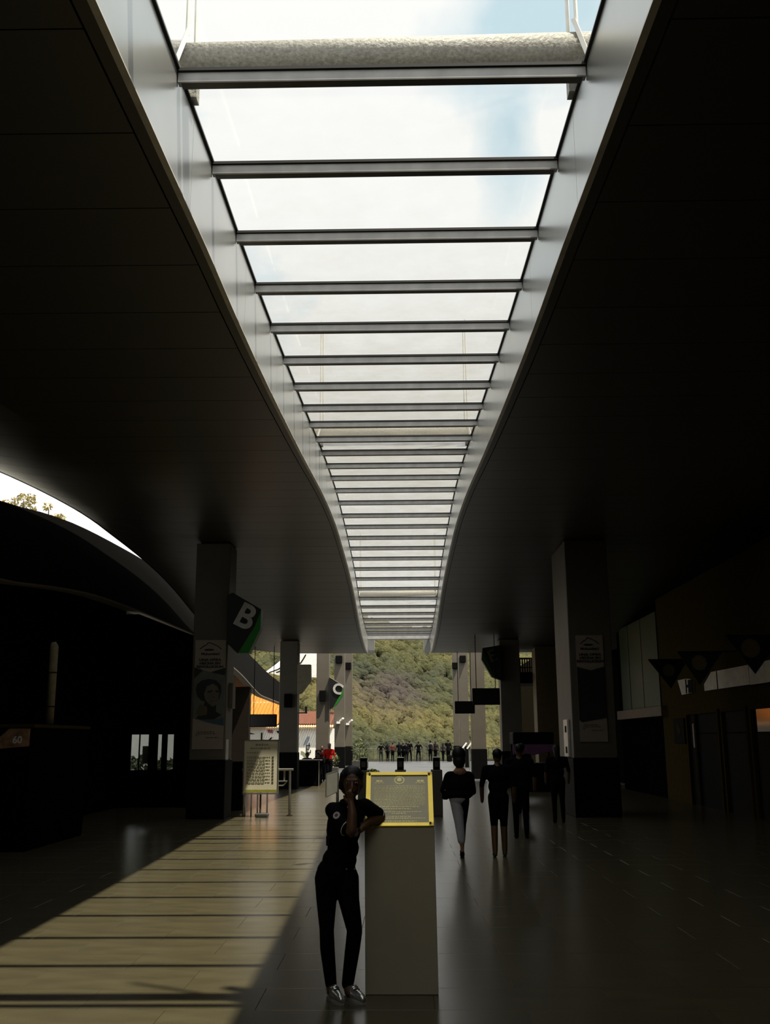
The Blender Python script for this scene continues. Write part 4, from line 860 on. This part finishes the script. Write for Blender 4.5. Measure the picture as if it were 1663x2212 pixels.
t = thing('suitcase', 'small black bag on the ground by the railing crowd', 'bag', (3.95, 84, 0)); obj('case', MB().box(3.75,4.15,83.85,84.1,0,.5), m_black, t, .04); obj('handle', MB().tube([(3.87,83.97,.48),(3.87,83.97,.6),(4.03,83.97,.6),(4.03,83.97,.48)], .015, 6), m_black, t)

# walking woman in white cropped trousers
wk = thing('person', 'person walking away in a loose black top and white cropped trousers', 'person', (.98, 16.1, 0))
X0, YW = .98, 16.1
wp = [('e',(X0+.0,YW,1.50),(.085,.095,.115),0), ('c',(X0,YW,1.28),.055,(X0,YW,1.42),.05,0), ('e',(X0+.01,YW-.03,1.27),(.10,.06,.06),0),
 ('c',(X0-.15,YW,1.20),.07,(X0+.15,YW,1.20),.07,1), ('e',(X0-.01,YW,1.05),(.215,.13,.20),1), ('e',(X0-.01,YW,.92),(.225,.14,.09),1),
 ('c',(X0-.17,YW,1.19),.065,(X0-.25,YW+.02,.98),.055,1), ('c',(X0+.17,YW,1.19),.065,(X0+.21,YW+.02,.96),.055,1), ('c',(X0-.23,YW+.05,.95),.04,(X0-.14,YW+.16,.93),.032,0), ('c',(X0+.21,YW+.05,.94),.04,(X0+.14,YW+.16,.93),.032,0),
 ('e',(X0-.02,YW,.86),(.15,.12,.10),2), ('c',(X0-.06,YW,.82),.095,(X0-.015,YW-.03,.50),.075,2), ('c',(X0-.015,YW-.03,.50),.075,(X0+.01,YW-.08,.24),.06,2), ('c',(X0+.01,YW-.08,.24),.034,(X0+.02,YW-.10,.10),.03,0), ('c',(X0+.02,YW-.13,.05),.035,(X0+.02,YW+.02,.03),.038,3),
 ('c',(X0+.06,YW,.82),.095,(X0+.04,YW+.14,.50),.072,3), ('c',(X0+.04,YW+.14,.50),.065,(X0+.045,YW+.26,.22),.045,3), ('c',(X0+.045,YW+.26,.2),.035,(X0+.04,YW+.30,.06),.03,0), ('c',(X0+.04,YW+.28,.04),.035,(X0+.04,YW+.42,.03),.035,3)]
flesh('body', wp, .012, [m_skin2, m_bcloth, cloth((.42,.40,.42)), cloth(BK)], wk, 3)
flesh('hair', [('e',(X0,YW-.01,1.52),(.11,.11,.125),0), ('e',(X0,YW-.05,1.42),(.10,.08,.10),0)], .014, [m_hair], wk, 2)
obj('shoulder_bag', MB().box(X0-.27,X0-.17,YW-.02,YW+.16,.84,1.02), m_bcloth, wk, .02); obj('bag_buckle', MB().ell((X0-.225,YW-.03,.985), (.012,.006,.010), 8, 5), m_gold, wk)
def dark_walker(label, x, y, h, shorts=False, **kw):
    P, H = standing(x, y, h, **kw)
    P = [q if not (q[0] == 'c' and q[-1] == 2 and shorts and q[1][2] < .55*h/1.7) else q[:-1]+(0,) for q in P]
    t = thing('person', label, 'person', (x, y, 0)); flesh('body', P, .016, [m_skin, m_bcloth, cloth(BK), cloth((.05,.055,.03) if shorts else BK)], t, 2); flesh('hair', H, .016, [m_hair], t, 2); return t
dark_walker('person in black with bare lower legs walking beside the white cropped trousers', 1.58, 16.1, 1.60, True, wide=1.15, stride=.05, legs=.08)
dark_walker('person in black standing between the walkers and the wide pier', 2.25, 19, 1.66, wide=1.2)
dark_walker('person in black nearest the base of the wide pier', 3.45, 22.4, 1.62, wide=1.1, hairlen=.2)
dark_walker('person in a dark coat standing in front of the purple-draped stall', 3.0, 25, 1.65, cut='coat')
person('person in a red top standing by the column with the letter C sign', -3.05, 44.2, 1.62, (.35,.012,.008), BK, None, .02, hairlen=.3, face=-1, legs=.07)
person('person in dark clothes behind the one in the red top', -3.42, 44.9, 1.52, (.03,.006,.006), BK, None, .02, face=-1)
person('person in black with a backpack beside the tilted reading panels', 3.95, 51, 1.72, BK, BK, None, .022, bagm=BK, wide=1.15)
for i, (x, y, lab) in enumerate(((-3.85,42.6,'person sitting behind the dark counter close to the white mural wall'),(-3.42,42.9,'person sitting behind the dark counter next to the one in red'))):
    k = 1; P = [('e',(x,y,.55),(.18,.16,.16),1), ('e',(x,y,.8),(.18,.12,.22),1), ('c',(x-.15,y,.98),.06,(x+.15,y,.98),.06,1), ('c',(x,y,1.0),.05,(x,y,1.1),.045,0), ('e',(x,y,1.16),(.08,.09,.10),0),
        ('c',(x-.09,y,.5),.085,(x-.1,y-.38,.48),.065,2), ('c',(x+.09,y,.5),.085,(x+.1,y-.38,.48),.065,2), ('c',(x-.1,y-.38,.48),.06,(x-.1,y-.36,.08),.045,2), ('c',(x+.1,y-.38,.48),.06,(x+.1,y-.36,.08),.045,2), ('c',(x-.1,y-.34,.04),.04,(x-.1,y-.48,.03),.035,2), ('c',(x+.1,y-.34,.04),.04,(x+.1,y-.48,.03),.035,2),
        ('c',(x-.19,y,.96),.05,(x-.22,y-.05,.72),.045,1), ('c',(x+.19,y,.96),.05,(x+.22,y-.05,.72),.045,1), ('c',(x-.22,y-.05,.72),.04,(x-.1,y-.28,.62),.035,1), ('c',(x+.22,y-.05,.72),.04,(x+.1,y-.28,.62),.035,1)]
    t = thing('person', lab, 'person', (x, y, 0)); flesh('body', P, .022, [m_skin, m_bcloth, cloth(BK)], t, 2); flesh('hair', [('e',(x,y+.01,1.18),(.09,.10,.10),0)], .022, [m_hair], t, 2)
    b = thing('stool', ('dark box stool under the sitter close to the mural wall','dark box stool under the sitter next to the red top')[i], 'stool', (x, y+.05, 0), 'box stools at the counter'); obj('seat', MB().box(x-.19,x+.19,y-.12,y+.22,.33,.375), m_dark, b, .01); obj('base', MB().box(x-.16,x+.16,y-.05,y+.19,0,.33), m_dark, b)
